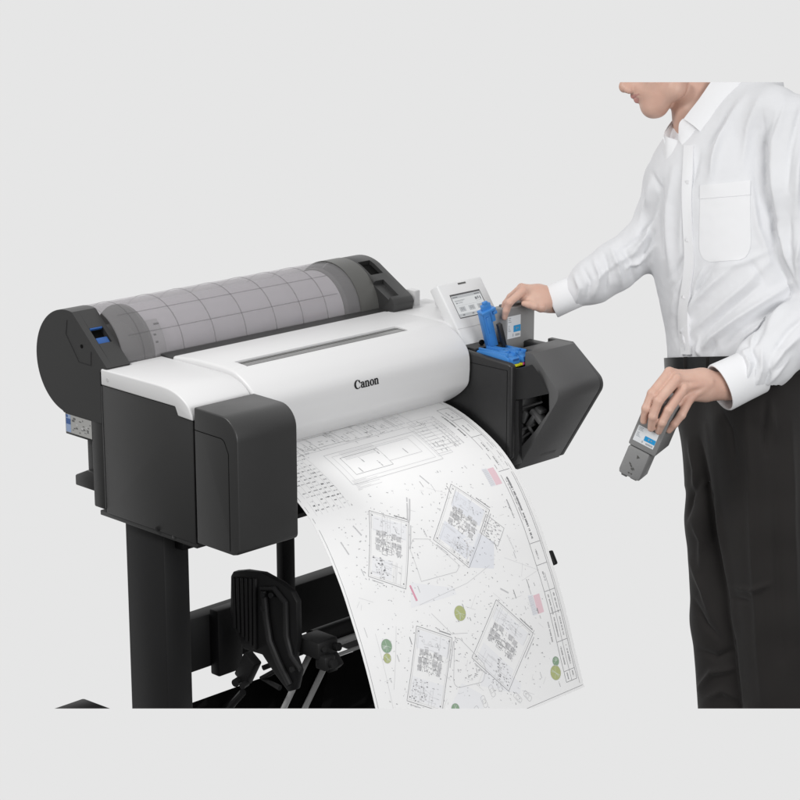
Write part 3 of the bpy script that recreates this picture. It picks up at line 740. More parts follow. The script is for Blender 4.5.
building(.393, .717, .128, .150, .86, [(-.40, .42, .18, .44, WB), (-.42, .40, -.44, -.22, WB)], (-.04, -.05), -1, 9)
# annexe of the upper right building and its washes
F = frame(.462, .475, .055, .05, .85)
pl([F(-.5, -.5), F(.5, -.5), F(.5, .5), F(-.5, .5)], .001, MD, True)
for k in range(70):
    a, b = rg.uniform(-.48, .46), rg.uniform(-.48, .46); q = rg.uniform(.02, .1); poly([F(a, b), F(a + q, b), F(a + q, b + q * .5), F(a, b + q * .5)], rg.choice([LT, MD, MD]))
fillp([(.36, .535), (.40, .455), (.455, .50), (.43, .555)], WA, .0001)
fillp([(.165, .575), (.185, .525), (.30, .565), (.30, .58)], WB, .0001)
pl([(.235, .44), (.275, .45), (.335, .525), (.32, .535), (.215, .53), (.215, .455)], .0011, LT, True)
for a, b in (((.18, .53), (.185, .565)), ((.182, .53), (.188, .565))): line(a, b, .0026, RD)
fillp([(.30, .78), (.345, .725), (.42, .81), (.41, .83)], WB, .0001); fillp([(.20, .80), (.25, .76), (.30, .80), (.29, .83)], WB, .0001)
# rounded plot between the lower buildings
pp_ = rnd([(.262, .655, .012), (.330, .745, .02), (.312, .775, .015), (.222, .765, .016)])
pl([tuple(p) for p in pp_], .0013, LT, True)
for k in range(26): words(rg.uniform(.245, .31), rg.uniform(.70, .76), rg.uniform(.003, .009), .0022, rg.choice([LT, MD]), rg.choice([0, .5, 1.57]))
pl([(.215, .60), (.255, .655), (.30, .665)], .001, LT); pl([(.11, .60), (.06, .72)], .0007, LT); pl([(.05, .60), (.045, .80)], .0006, LT)
pl([(.19, .575), (.34, .565), (.42, .545)], .0008, LT); pl([(.47, .54), (.56, .59), (.50, .60)], .0005, LT)
# cars by the lower edge
for u, s, an in ((.33, .80, .7), (.30, .815, .7), (.355, .795, .75), (.40, .835, .3), (.275, .83, .6), (.43, .84, .3)):
    F = frame(u, s, .012, .026, an - .9); pts = rnd([F(-.5, -.5) + (.004,), F(.5, -.5) + (.004,), F(.5, .5) + (.004,), F(-.5, .5) + (.004,)]); pl([tuple(p) for p in pts], .001, LT, True)
    pl([F(-.3, -.2), F(.3, -.2), F(.3, .15), F(-.3, .15)], .0008, LT, True)
# trees
fillp([(.045, .61), (.10, .60), (.095, .70), (.06, .75), (.05, .70)], SG, .00008) if False else None
for u, s, r_, m_ in ((.070, .631, .0145, GR), (.063, .655, .0105, OL), (.294, .620, .0165, OL), (.214, .806, .012, GR), (.541, .793, .0105, GR), (.532, .8165, .0165, OL)):
    circ(u, s, r_, m_); circ(u, s, r_, LT, False, .0007)
    for k in range(9):
        a_ = rg.uniform(0, 6.28); line((u, s), (u + r_ * .8 * math.cos(a_), s + r_ * .8 * math.sin(a_)), .0006, SG)
for k in range(5): circ(.118 + .009 * k, .792 + .004 * k, .003, GR if k < 4 else OL)
# pink legends with grey hatching
for u, s in ((.516, .341), (.507, .639)):
    fillp([(u + .014, s), (u + .034, s), (u + .034, s + .042), (u + .014, s + .042)], PK); fillp([(u - .002, s - .004), (u + .013, s - .002), (u + .013, s + .042), (u - .002, s + .042)], WA)
    for k in range(14): line((u - .003, s + .003 * k), (u + .012, s + .003 * k), .0009, LT)
# title block along the right edge
for u in (.558, .5935): line((u, .135), (u, .846), .0014, MD)
line((.5985, .02), (.5985, LEN - .012), .0009, MD); line((.575, .255), (.575, .355), .0008, LT); line((.576, .60), (.576, .846), .0011, MD)
for s in (.135, .185, .250, .355, .530, .580, .640, .690, .755, .822, .846): line((.558, s), (.5935, s), .0013, MD)
words(.572, .372, .148, .0065, DK, 1.5708); words(.5655, .375, .10, .003, MD, 1.5708)
for s in (.150, .205, .272, .315): words(.570, s, .026, .0045, MD, 1.5708); words(.585, s + .004, .022, .003, LT, 1.5708)
for s in (.545, .595): words(.571, s, .022, .005, MD, 1.5708)
for s in (.648, .700, .765, .826): words(.567, s, .045 if s < .8 else .015, .0045, MD, 1.5708); words(.585, s, .045 if s < .8 else .015, .0045, MD, 1.5708)
words(.548, .16, .085, .005, DK, 1.5708); words(.540, .42, .045, .004, MD, 1.5708); words(.545, .705, .045, .0045, MD, 1.5708); words(.500, .495, .045, .0022, LT, 1.4)
for k in range(3): words(.525 - .012 * k, .15 + .01 * k, .11 - .01 * k, .004, LT, 1.5708)
for k in range(46):
    u = rg.uniform(.03, .53); s = rg.uniform(.31, .84); an = rg.choice([.5, .52, .86, 2.1, 2.4, 0]); l_ = rg.uniform(.01, .05); line((u, s), (u + l_ * math.cos(an), s + l_ * math.sin(an)), .0005, LT)
# the large plan near the slot
for (a, b, c_, d, w_, m_) in ((.16, .435, .185, .285, .0013, LT), (.175, .42, .195, .275, .0008, LT), (.19, .30, .205, .262, .001, MD), (.30, .40, .20, .25, .001, LT), (.10, .46, .10, .165, .001, LT),
                              (.13, .25, .11, .155, .001, MD), (.25, .33, .105, .16, .0009, MD), (.33, .44, .11, .15, .0009, LT), (.43, .475, .17, .275, .0009, LT), (.445, .52, .15, .25, .0009, LT)):
    pl([(a, c_), (b, c_), (b, d), (a, d)], w_, m_, True)
for k in range(24): u = rg.uniform(.11, .45); line((u, rg.uniform(.10, .13)), (u, rg.uniform(.14, .168)), .0008, rg.choice([LT, MD]))
for k in range(10): s = .17 + k * .011; line((.432, s), (.474, s), .0009, LT); line((.448, s - .01), (.518, s - .01), .0007, LT)
for k in range(7): s = .19 + k * .004; line((.20, s), (.30, s), .0008, LT)
for k in range(60): words(rg.uniform(.10, .44), rg.uniform(.095, .17), rg.uniform(.004, .015), .003, rg.choice([LT, MD]), rg.choice([0, 1.57]))
for k in range(26): words(rg.uniform(.445, .515), rg.uniform(.15, .26), rg.uniform(.004, .012), .003, rg.choice([LT, MD]), 1.57)
for u, s in ((.235, .215), (.29, .205), (.36, .225), (.21, .245), (.27, .24)): words(u, s, .018, .003, MD, 1.45)
for k in range(10):
    s = .275 + .003 * k; line((.165, s), (.175 + .03 * (k % 3), s), .0007, LT)

# schedule at the left
for r_ in range(15):
    s = .155 + r_ * .0118
    for c_ in range(6):
        if rg.random() < .88: words(.026 + c_ * .0155, s + rg.uniform(-.001, .001), rg.uniform(.006, .012), rg.uniform(.003, .005), rg.choice([MD, LT, MD, DK]))
for c_ in range(7): line((.022 + c_ * .0155, .15), (.022 + c_ * .0155, .332), .0006, LT)
for k in range(4): line((.03 + k * .018, .06), (.03 + k * .018, .15), .0008, LT)
# scattered notes and level marks over the sheet
spots = 0
for k in range(680):
    u = rg.uniform(.025, .545); s = rg.uniform(.30, .845)
    if rg.random() < .35 and s < .36: continue
    inb = any(abs((u - a) * math.cos(t) + (s - b) * math.sin(t)) < w_ * .5 and abs(-(u - a) * math.sin(t) + (s - b) * math.cos(t)) < h_ * .5 for a, b, w_, h_, t in
              ((.161, .444, .10, .151, .52), (.383, .443, .108, .158, .85), (.170, .707, .101, .158, .51), (.393, .717, .128, .150, .86)))
    if inb: continue
    if rg.random() < .93: words(u, s, rg.uniform(.0015, .0045), rg.uniform(.0015, .0026), rg.choice([MD, MD, LT, LT]), rg.choice([.0, .5, .85, 1.57]))
    else: line((u, s), (u + .001, s + rg.uniform(.006, .022)), rg.uniform(.0012, .0024), rg.choice([LT, MD]))
for a, b in (((.045, .40), (.052, .43)), ((.095, .375), (.105, .40)), ((.27, .35), (.24, .40)), ((.275, .355), (.246, .40)), ((.34, .31), (.35, .335)), ((.43, .60), (.45, .615))): line(a, b, .0036, LT)
line((.007, .02), (.007, LEN - .004), .0011, MD); line((.004, LEN - .006), (WID - .004, LEN - .006), .0011, MD)
bmesh.ops.recalc_face_normals(DR, faces=DR.faces[:])
rev = [f for f in DR.faces if f.normal.z - f.normal.y < 0]
bmesh.ops.reverse_faces(DR, faces=rev)
link('printed_plan', DR, PM, sheet, smooth=False)
# ------------------------------------------------------------------ soft-body modelling: signed distance field -> surface mesh
# fields are written in the camera's metric axes (right, up, away); q() turns a survey point into that frame
def q(px, py, d): return np.array([(px - 400) / FPX * d, (400 - py) / FPX * d, d])
def q2w(P): P = np.asarray(P); return CAM + P[..., 0:1] * CR + P[..., 1:2] * CU + P[..., 2:3] * CF
def w2q(P): v = np.asarray(P) - CAM; return np.stack([v @ CR, v @ CU, v @ CF], -1)
def topx(P): return 400 + FPX * P[..., 0] / P[..., 2], 400 - FPX * P[..., 1] / P[..., 2]
def cone(a, ra, b, rb):
    a = np.asarray(a, float); b = np.asarray(b, float)
    def f(P):
        ab = b - a; t = np.clip(((P - a) @ ab) / (ab @ ab), 0, 1)
        return np.linalg.norm(P - a - t[:, None] * ab, axis=1) - (ra + (rb - ra) * t)
    return f
def ell(c, r, rot=None):
    c = np.asarray(c, float); r = np.asarray(r, float); m = r.min()
    def f(P):
        v = P - c
        if rot is not None: v = v @ rot
        k = np.linalg.norm(v / r, axis=1); k2 = np.linalg.norm(v / (r * r), axis=1)
        return k * (k - 1) / np.maximum(k2, 1e-6)
    return f
def chain(pts, rs):
    return [cone(pts[i], rs[i], pts[i + 1], rs[i + 1]) for i in range(len(pts) - 1)]
def smin(a, b, k):
    h = np.clip(.5 + .5 * (b - a) / k, 0, 1); return b * (1 - h) + a * h - k * h * (1 - h)
def union(fs, k):
    def f(P):
        d = fs[0](P)
        for g in fs[1:]: d = smin(d, g(P), k)
        return d
    return f
def bounded(f, c, r, lip=1.0):
    """evaluate f only inside a ball; outside return the distance to the ball plus a margin"""
    c = np.asarray(c, float)
    def g(P):
        e = np.linalg.norm(P - c, axis=1) - r; o = np.maximum(e, 0) + .03; m = e < 0
        if m.any(): o[m] = f(P[m])
        return o
    return g
def surface(f, lo, hi, h, bs=12):
    """sparse surface nets; returns verts, quads"""
    lo = np.asarray(lo, float); hi = np.asarray(hi, float)
    nb = np.ceil((hi - lo) / (h * bs)).astype(int)
    I = np.stack(np.meshgrid(*[np.arange(n) for n in nb], indexing='ij'), -1).reshape(-1, 3)
    c = lo + (I + .5) * h * bs
    keep = np.abs(f(c)) < h * bs * .95 + .006
    I = I[keep]; N = nb * bs + 2
    g = np.stack(np.meshgrid(*[np.arange(bs + 1)] * 3, indexing='ij'), -1)
    VK, VP, Q = [], [], []
    def key(a): return (a[..., 0] * N[1] + a[..., 1]) * N[2] + a[..., 2]
    for s in range(0, len(I), 400):
        J = I[s:s + 400]; gi = J[:, None, None, None, :] * bs + g
        val = f((lo + gi.reshape(-1, 3) * h)).reshape(gi.shape[:-1]); ins = val < 0
        acc = np.zeros((len(J), bs, bs, bs, 3)); cnt = np.zeros((len(J), bs, bs, bs))
        base = gi[:, :-1, :-1, :-1]
        for ax in range(3):
            for u in (0, 1):
                for v in (0, 1):
                    o = [0, 0, 0]; oa = [i for i in range(3) if i != ax]; o[oa[0]] = u; o[oa[1]] = v
                    sl0 = tuple([slice(None)] + [slice(o[i], o[i] + bs) for i in range(3)])
                    o1 = list(o); o1[ax] = 1; sl1 = tuple([slice(None)] + [slice(o1[i], o1[i] + bs) for i in range(3)])
                    a = val[sl0]; b = val[sl1]; m = (a < 0) != (b < 0)
                    t = np.where(m, a / np.where(m, a - b, 1), 0)
                    p = np.zeros(acc.shape) + np.array(o); p[..., ax] += t
                    acc += p * m[..., None]; cnt += m
        m = cnt > 0
        VK.append(key(base[m])); VP.append(lo + (base[m] + acc[m] / cnt[m][:, None]) * h)
        for ax in range(3):                                           # faces: one quad per crossed edge
            oa = [(ax + 1) % 3, (ax + 2) % 3]
            sl0 = tuple([slice(None)] + [slice(0, bs)] * 3); o1 = [0, 0, 0]; o1[ax] = 1
            sl1 = tuple([slice(None)] + [slice(o1[i], o1[i] + bs) for i in range(3)])
            a = ins[sl0]; b = ins[sl1]
            for mm, flip in ((a & ~b, False), (~a & b, True)):
                e = base[mm]
                if not len(e): continue
                d0 = np.zeros(3, int); d0[oa[0]] = -1; d1 = np.zeros(3, int); d1[oa[1]] = -1
                k4 = np.stack([key(e + d0 + d1), key(e + d1), key(e), key(e + d0)], 1)
                Q.append(k4 if flip else k4[:, ::-1])
    VK = np.concatenate(VK); VP = np.concatenate(VP); uk, ui = np.unique(VK, return_index=True); VP = VP[ui]
    Q = np.concatenate(Q); ix = np.searchsorted(uk, Q); ix = np.clip(ix, 0, len(uk) - 1); ok = (uk[ix] == Q).all(1)
    return VP, ix[ok]
def grads(f, P, e=.0008):
    g = np.stack([f(P + np.eye(3)[i] * e) - f(P - np.eye(3)[i] * e) for i in range(3)], -1)
    return g / np.maximum(np.linalg.norm(g, axis=1, keepdims=True), 1e-9)
def relax(V, F, n=1, lam=.5):
    for _ in range(n):
        s = np.zeros_like(V); c = np.zeros(len(V))
        for i in range(4):
            for j in (1, 3):
                np.add.at(s, F[:, i], V[F[:, (i + j) % 4]]); np.add.at(c, F[:, i], 1)
        V = V * (1 - lam) + lam * s / np.maximum(c, 1)[:, None]
    return V
def mesh_np(name, V, F, m, parent=None, world=True):
    W = q2w(V) if world else V
    me = bpy.data.meshes.new(name); me.vertices.add(len(W)); me.vertices.foreach_set('co', W.astype(np.float32).ravel())
    F = np.asarray(F); me.loops.add(F.size); me.loops.foreach_set('vertex_index', F.astype(np.int32).ravel())
    me.polygons.add(len(F)); me.polygons.foreach_set('loop_start', np.arange(0, F.size, F.shape[1], dtype=np.int32))
    me.update(calc_edges=True); me.validate(); me.shade_smooth(); me.materials.append(M[m] if isinstance(m, str) else m)
    o = bpy.data.objects.new(name, me); COL.objects.link(o)
    if parent: parent_to(o, parent)
    return o
def seg_dist(X, Y, a, b):
    ab = np.array(b, float) - np.array(a, float); t = np.clip(((X - a[0]) * ab[0] + (Y - a[1]) * ab[1]) / max(ab @ ab, 1e-9), 0, 1)
    return np.hypot(X - a[0] - t * ab[0], Y - a[1] - t * ab[1]), t
def folds(V, Nn, strokes):
    """raise soft creases along strokes laid over the side of the cloth that faces the room"""
    X, Y = topx(V); D = np.zeros(len(V)); face = np.clip(-Nn[:, 2] * 2.2 + .35, 0, 1)
    for pts, wd, amp in strokes:
        best = np.full(len(V), 1e9); par = np.zeros(len(V)); n = len(pts) - 1
        for i in range(n):
            d, t = seg_dist(X, Y, pts[i], pts[i + 1]); m = d < best; best[m] = d[m]; par[m] = (i + t[m]) / n
        taper = np.sin(np.pi * np.clip(par * .84 + .08, 0, 1))
        D += amp * .001 * np.exp(-(best / (wd * .75)) ** 1.6) * taper
    return D * face
def vnoise(P, scale, seed=0):
    """smooth value noise"""
    rs = np.random.RandomState(seed); T = rs.rand(32, 32, 32); p = P / scale; i = np.floor(p).astype(int); t = p - i; t = t * t * (3 - 2 * t); o = 0
    for dx in (0, 1):
        for dy in (0, 1):
            for dz in (0, 1):
                w_ = (t[:, 0] if dx else 1 - t[:, 0]) * (t[:, 1] if dy else 1 - t[:, 1]) * (t[:, 2] if dz else 1 - t[:, 2])
                o = o + w_ * T[(i[:, 0] + dx) % 32, (i[:, 1] + dy) % 32, (i[:, 2] + dz) % 32]
    return o * 2 - 1
# ------------------------------------------------------------------ the person
M['skin'] = mat('skin', (.60, .385, .30), .46, spec=.38, sss=.06, bump=.28, bscale=420, var=.09, vscale=28)
_n = M['skin'].node_tree.nodes
for _x in _n:
    if _x.type == 'MIX': _x.inputs[6].default_value = (.67, .465, .375, 1); _x.inputs[7].default_value = (.545, .310, .240, 1)
M['nail'] = mat('fingernail', (.66, .44, .38), .3)
M['lip'] = mat('lips', (.50, .25, .22), .4)
M['shirt'] = mat('white_cotton', (.715, .722, .742), .85, spec=.15, sheen=.1, bump=.18, bscale=1500, crease=(7.5, .42, .007))
M['shirt2'] = mat('white_cotton_double', (.775, .78, .795), .85, spec=.15, sheen=.1, bump=.15, bscale=1500, crease=(9, .14, .004))
M['button'] = mat('shirt_button', (.66, .66, .67), .3)
M['trouser'] = mat('charcoal_suit_cloth', (.0185, .0168, .0162), .85, spec=.15, sheen=.12, bump=.25, bscale=1300, var=.14, vscale=14, crease=(6, .22, .007))
M['belt'] = mat('black_leather', (.007, .007, .0075), .35, spec=.5)
HM = empty('person', tuple(at(745, 700, 4.58)))
tag(HM, 'person in a white shirt and dark trousers leaning over, a grey cartridge in each hand', 'person')

# hands --------------------------------------------------------------
def finger(pts, rs):
    return union(chain([q(*p) for p in pts], [r * .001 for r in rs]), .0035)
def hand(parts, k, c, r): return bounded(union(parts, k), c, r)
NH = [finger([(688, 377, 4.352), (669.5, 372.5, 4.332), (652, 393.5, 4.300), (646, 408.5, 4.302), (643.6, 421, 4.316)], [11, 11.4, 10.0, 9.2, 7.6]),
      finger([(690, 383, 4.346), (677, 379, 4.322), (658.5, 401, 4.286), (653.0, 416.5, 4.292), (651.0, 428.5, 4.310)], [11, 11.4, 10.2, 9.4, 7.6]),
      finger([(693, 389, 4.348), (683.5, 388.5, 4.326), (668.5, 410, 4.290), (662, 422.5, 4.296), (658.6, 431.5, 4.314)], [11, 11.2, 10.0, 9.2, 7.4]),
      finger([(698, 395, 4.356), (690, 397.5, 4.338), (681.5, 415, 4.312), (674.5, 424, 4.316), (669, 430.5, 4.328)], [10.5, 10.2, 9.0, 8.2, 6.8])]
palm = [cone(q(716, 386, 4.378), .0275, q(702, 384, 4.366), .029), cone(q(702, 380, 4.366), .025, q(682, 377, 4.345), .016), cone(q(704, 391, 4.366), .024, q(689, 394, 4.350), .014),
        cone(q(728, 387, 4.385), .027, q(712, 386, 4.377), .027), cone(q(704, 386, 4.372), .026, q(680, 389, 4.345), .017), cone(q(700, 382, 4.36), .02, q(669, 384, 4.33), .0125), cone(q(690, 392, 4.352), .014, q(678, 403, 4.33), .010)]
thumb = finger([(708, 384, 4.385), (696, 392, 4.402), (684, 406, 4.418), (676, 420, 4.424)], [14, 12, 10, 7.5])
tendon = [cone(q(710, 381 + 1.2 * i, 4.345), .004, q(a, b, d), .006) for i, (a, b, d) in enumerate(((670, 372.5, 4.325), (678.5, 379, 4.316), (685, 388, 4.320), (692, 397, 4.333)))]
knk = [ell(q(a, b, d), (.0085, .0085, .007)) for a, b, d in ((668.5, 371.5, 4.326), (676.5, 378, 4.315), (683.5, 387.5, 4.319))]
near_hand = hand([union([union(palm, .014)] + tendon, .009), thumb] + NH + knk, .0045, q(690, 395, 4.35), .18)

FH_ = [finger([(533, 292, 4.700), (523, 291, 4.672), (509.5, 302.5, 4.650), (506.3, 310.5, 4.658), (504.6, 317.5, 4.668)], [10.5, 10, 8.6, 7.8, 6.6]),
       finger([(533, 290, 4.715), (521.5, 287.5, 4.708), (510.5, 297, 4.692), (505.5, 303.5, 4.694), (502.5, 312, 4.700)], [10, 9.5, 8.2, 7.4, 6.4]),
       finger([(533, 290, 4.735), (523, 288, 4.738), (514, 297, 4.736), (510, 305, 4.735), (508, 313, 4.73)], [10, 9.5, 8.2, 7.4, 6.2]),
       finger([(536, 292, 4.755), (528, 291, 4.762), (521, 299, 4.765), (518, 306, 4.765), (517, 312, 4.76)], [9, 8.5, 7.4, 6.6, 5.6])]
fpalm = [cone(q(549, 300, 4.715), .027, q(538, 297, 4.715), .027), cone(q(538, 295, 4.705), .024, q(524, 289.5, 4.690), .0135), cone(q(540, 296, 4.73), .024, q(527, 290, 4.725), .0135),
         cone(q(562, 302, 4.715), .026, q(548, 300, 4.715), .026), cone(q(543, 303, 4.69), .017, q(533, 302, 4.675), .012), cone(q(542, 302, 4.70), .019, q(525, 298.5, 4.682), .0125)]
fthumb = finger([(547, 304, 4.690), (541, 307, 4.672), (534.5, 306.0, 4.664), (529, 304.5, 4.663), (524, 303.5, 4.664)], [14, 12, 9.5, 8.5, 7])
far_hand = hand([union(fpalm, .014), fthumb] + FH_, .0045, q(530, 298, 4.715), .18)

# head ---------------------------------------------------------------
HD = 4.632
def hq(a, b, o=0): return q(a, b, HD + o)
skull = union([ell(hq(668, 28), (.088, .098, .075)), cone(hq(668, 66), .060, hq(655, 103), .0235), cone(hq(656, 104), .0235, hq(652, 105), .0225)], .02)
jaws = [cone(hq(655, 105, s * .010), .021, hq(675, 88, s * .046), .020) for s in (-1, 1)] + [cone(hq(675, 88, s * .046), .020, hq(680, 66, s * .052), .022) for s in (-1, 1)]
muzzle = [ell(hq(648.0, 91.0), (.0365, .028, .034)), ell(hq(651.8, 105.8), (.0182, .0210, .021)), cone(hq(632, 85.5), .0150, hq(648, 83), .030)]
cheeks = [cone(hq(655, 74, s * .034), .026, hq(652, 90, s * .024), .018) for s in (-1, 1)]
nose = [cone(hq(634, 56), .0115, hq(624.4, 85), .0105), ell(hq(624.2, 87.6), (.0110, .0115, .0120))]
wings = [ell(hq(628.6, 89.6, s * .0115), (.0110, .0098, .0080)) for s in (-1, 1)]
lips = [cone(hq(633.6, 95.8, 0), .0066, hq(640.0, 93.6, s * .021), .0035) for s in (-1, 1)] + [cone(hq(637.2, 99.9, 0), .0070, hq(641.0, 95.8, s * .019), .0035) for s in (-1, 1)]
neck = [cone(hq(688, 70, .012), .054, hq(703, 118, .014), .057), cone(hq(703, 118, .014), .058, hq(716, 160, 0), .07), cone(hq(694, 112, .012), .046, hq(690, 148, .02), .035)]
h0 = union([skull] + jaws + cheeks, .022); h1 = union(muzzle, .012); h2 = union(nose, .008)
def head_f(P):
    d = smin(h0(P), h1(P), .012); d = smin(d, h2(P), .010)
    for w_ in wings: d = smin(d, w_(P), .004)
    for l in lips: d = smin(d, l(P), .0035)
    # mouth line and nostrils are cut in
    for s in (-1, 1):
        d = np.maximum(d, -cone(hq(633.0, 98.2, 0), .0010, hq(641.6, 94.7, s * .022), .0018)(P))
        d = np.maximum(d, -smooth_ball(hq(627.0, 93.2, s * .0095), .0036)(P))
    n = neck[0](P)
    for g in neck[1:]: n = smin(n, g(P), .02)
    return smin(d, n, .012)
def smooth_ball(c, r): return lambda P: np.linalg.norm(P - c, axis=1) - r
head = bounded(head_f, q(672, 85, HD), .31)
# limbs under the clothes
core = union([cone(q(716, 150, 4.63), .08, q(735, 330, 4.60), .10)] + chain([q(716, 150, 4.63), q(800, 128, 4.51), q(822, 298, 4.475), q(728, 387, 4.385)], [.07, .036, .034, .0265]) +
             chain([q(716, 150, 4.63), q(672, 188, 4.77), q(648, 246, 4.69), q(562, 302, 4.715)], [.07, .036, .032, .0255]), .02)
def body_f(P):
    d = core(P); d = smin(d, head(P), .012); d = smin(d, near_hand(P), .008); return smin(d, far_hand(P), .008)
V, F = surface(body_f, q(490, 0, 4.55) * 1 - .0, np.array([q(850, 0, 4.9)[0], q(0, -60, 4.6)[1], 4.92]), .0021) if False else surface(body_f, (.19, -.16, 4.22), (1.02, .80, 4.90), .0020, 12)
V = relax(V, F, 1, .5)
Nb = grads(body_f, V)
cr_ = []
for pts in (((669.5, 372.5), (652, 393.5), (646, 408.5), (643.6, 421)), ((677, 379), (658.5, 401), (653, 416.5), (651, 428.5)), ((683.5, 388.5), (668.5, 410), (662, 422.5), (658.6, 431.5)), ((690, 397.5), (681.5, 415), (674.5, 424), (669, 430.5))):
    for j, amp in ((1, -.55), (2, -.45)):
        p = np.array(pts[j]); d = np.array(pts[j + 1]) - np.array(pts[j - 1]); d = d / np.linalg.norm(d); n_ = np.array([-d[1], d[0]])
        for o_ in (-1.4, 0, 1.4): cr_.append(([tuple(p + d * o_ - n_ * 3.2), tuple(p + d * o_ * 1.3), tuple(p + d * o_ - n_ * -3.2)], .42, amp))
V = V + Nb * folds(V, Nb, cr_)[:, None]
body = mesh_np('body', V, F, 'skin', HM)
body.data.materials.append(M['lip']); 
# lips take their own colour
fc = V[F].mean(1); lp = np.min([l(fc) for l in lips], axis=0); ind = np.where(lp < .0012, 1, 0).astype(np.int32)
body.data.polygons.foreach_set('material_index', ind)
# shirt --------------------------------------------------------------
ROWS = np.array([  # y, centre x, half width px, centre depth
    (60, 752, 26, 4.62), (85, 746, 34, 4.62), (105, 740, 43, 4.62), (125, 732, 54, 4.62), (150, 722, 63, 4.62), (180, 718, 69, 4.615), (220, 723, 71, 4.61), (260, 727, 72, 4.605), (300, 735, 70, 4.60), (330, 740, 68.5, 4.60), (352, 742, 69, 4.60), (362, 742, 69, 4.60), (372, 742, 68, 4.60), (420, 742, 67, 4.60)])
TH = R(46); TC, TS = math.cos(TH), math.sin(TH); RAT = .70
RY = np.arange(20., 461.); KER = np.exp(-.5 * (np.arange(-40, 41) / 13.) ** 2); KER /= KER.sum()
RT = [np.convolve(np.pad(np.interp(RY, ROWS[:, 0], ROWS[:, k]), 40, mode='edge'), KER, 'valid') for k in (1, 2, 3)]
def rowp(y): return [np.interp(y, RY, t) for t in RT]
def axes_ab(hw, d):
    k = 1 / math.sqrt(TC ** 2 + (RAT * TS) ** 2); a = hw / FPX * d * k; return a, a * RAT
def torso(P):
    X, Y = topx(P); cx, hw, cd = rowp(Y); a, b = axes_ab(hw, cd)
    dx = P[:, 0] - (cx - 400) / FPX * cd; dd = P[:, 2] - cd
    s = dx * TC - dd * TS; t = dx * TS + dd * TC
    k = (np.abs(s / a) ** 2.25 + np.abs(t / b) ** 2.25) ** (1 / 2.25)
    e = (k - 1) * b * 1.05
    return np.maximum(e, np.maximum((Y - 371) * .0022, (62 - Y) * .0022))
yoke = union([cone(q(780, 116, 4.49), .052, q(668, 178, 4.755), .046), cone(q(730, 122, 4.60), .050, q(772, 110, 4.50), .052)], .03)
nearup = union(chain([q(793, 122, 4.485), q(797, 190, 4.450), q(805, 250, 4.445), q(822, 302, 4.465)], [.062, .060, .057, .060]), .02)
nearlo = union(chain([q(822, 302, 4.465), q(792, 338, 4.43), q(765, 362, 4.412), q(749, 373.5, 4.402)], [.060, .061, .057, .049]), .02)
farup = union(chain([q(670, 186, 4.755), q(660, 216, 4.72), q(646, 244, 4.685)], [.056, .053, .056]), .02)
farlo = union(chain([q(646, 244, 4.685), q(614, 267, 4.695), q(592, 281.5, 4.702), q(577, 291, 4.708)], [.056, .053, .049, .0355]), .02)
def shirt_f(P):
    d = smin(torso(P), yoke(P), .05)
    a = smin(nearup(P), nearlo(P), .012); d = smin(d, a, .004)
    b = smin(farup(P), farlo(P), .014); d = smin(d, b, .022)
    # neck opening
    n = cone(hq(690, 62, .01), .058, hq(704, 122, .012), .061)(P); d = np.maximum(d, -n)
    n2 = cone(hq(672, 122, -.01), .024, hq(676, 134, -.02), .012)(P); return np.maximum(d, -n2)
V, F = surface(shirt_f, (.30, .03, 4.32), (1.02, .74, 4.92), .0033, 12)
V = relax(V, F, 2, .5); Nn = grads(shirt_f, V)
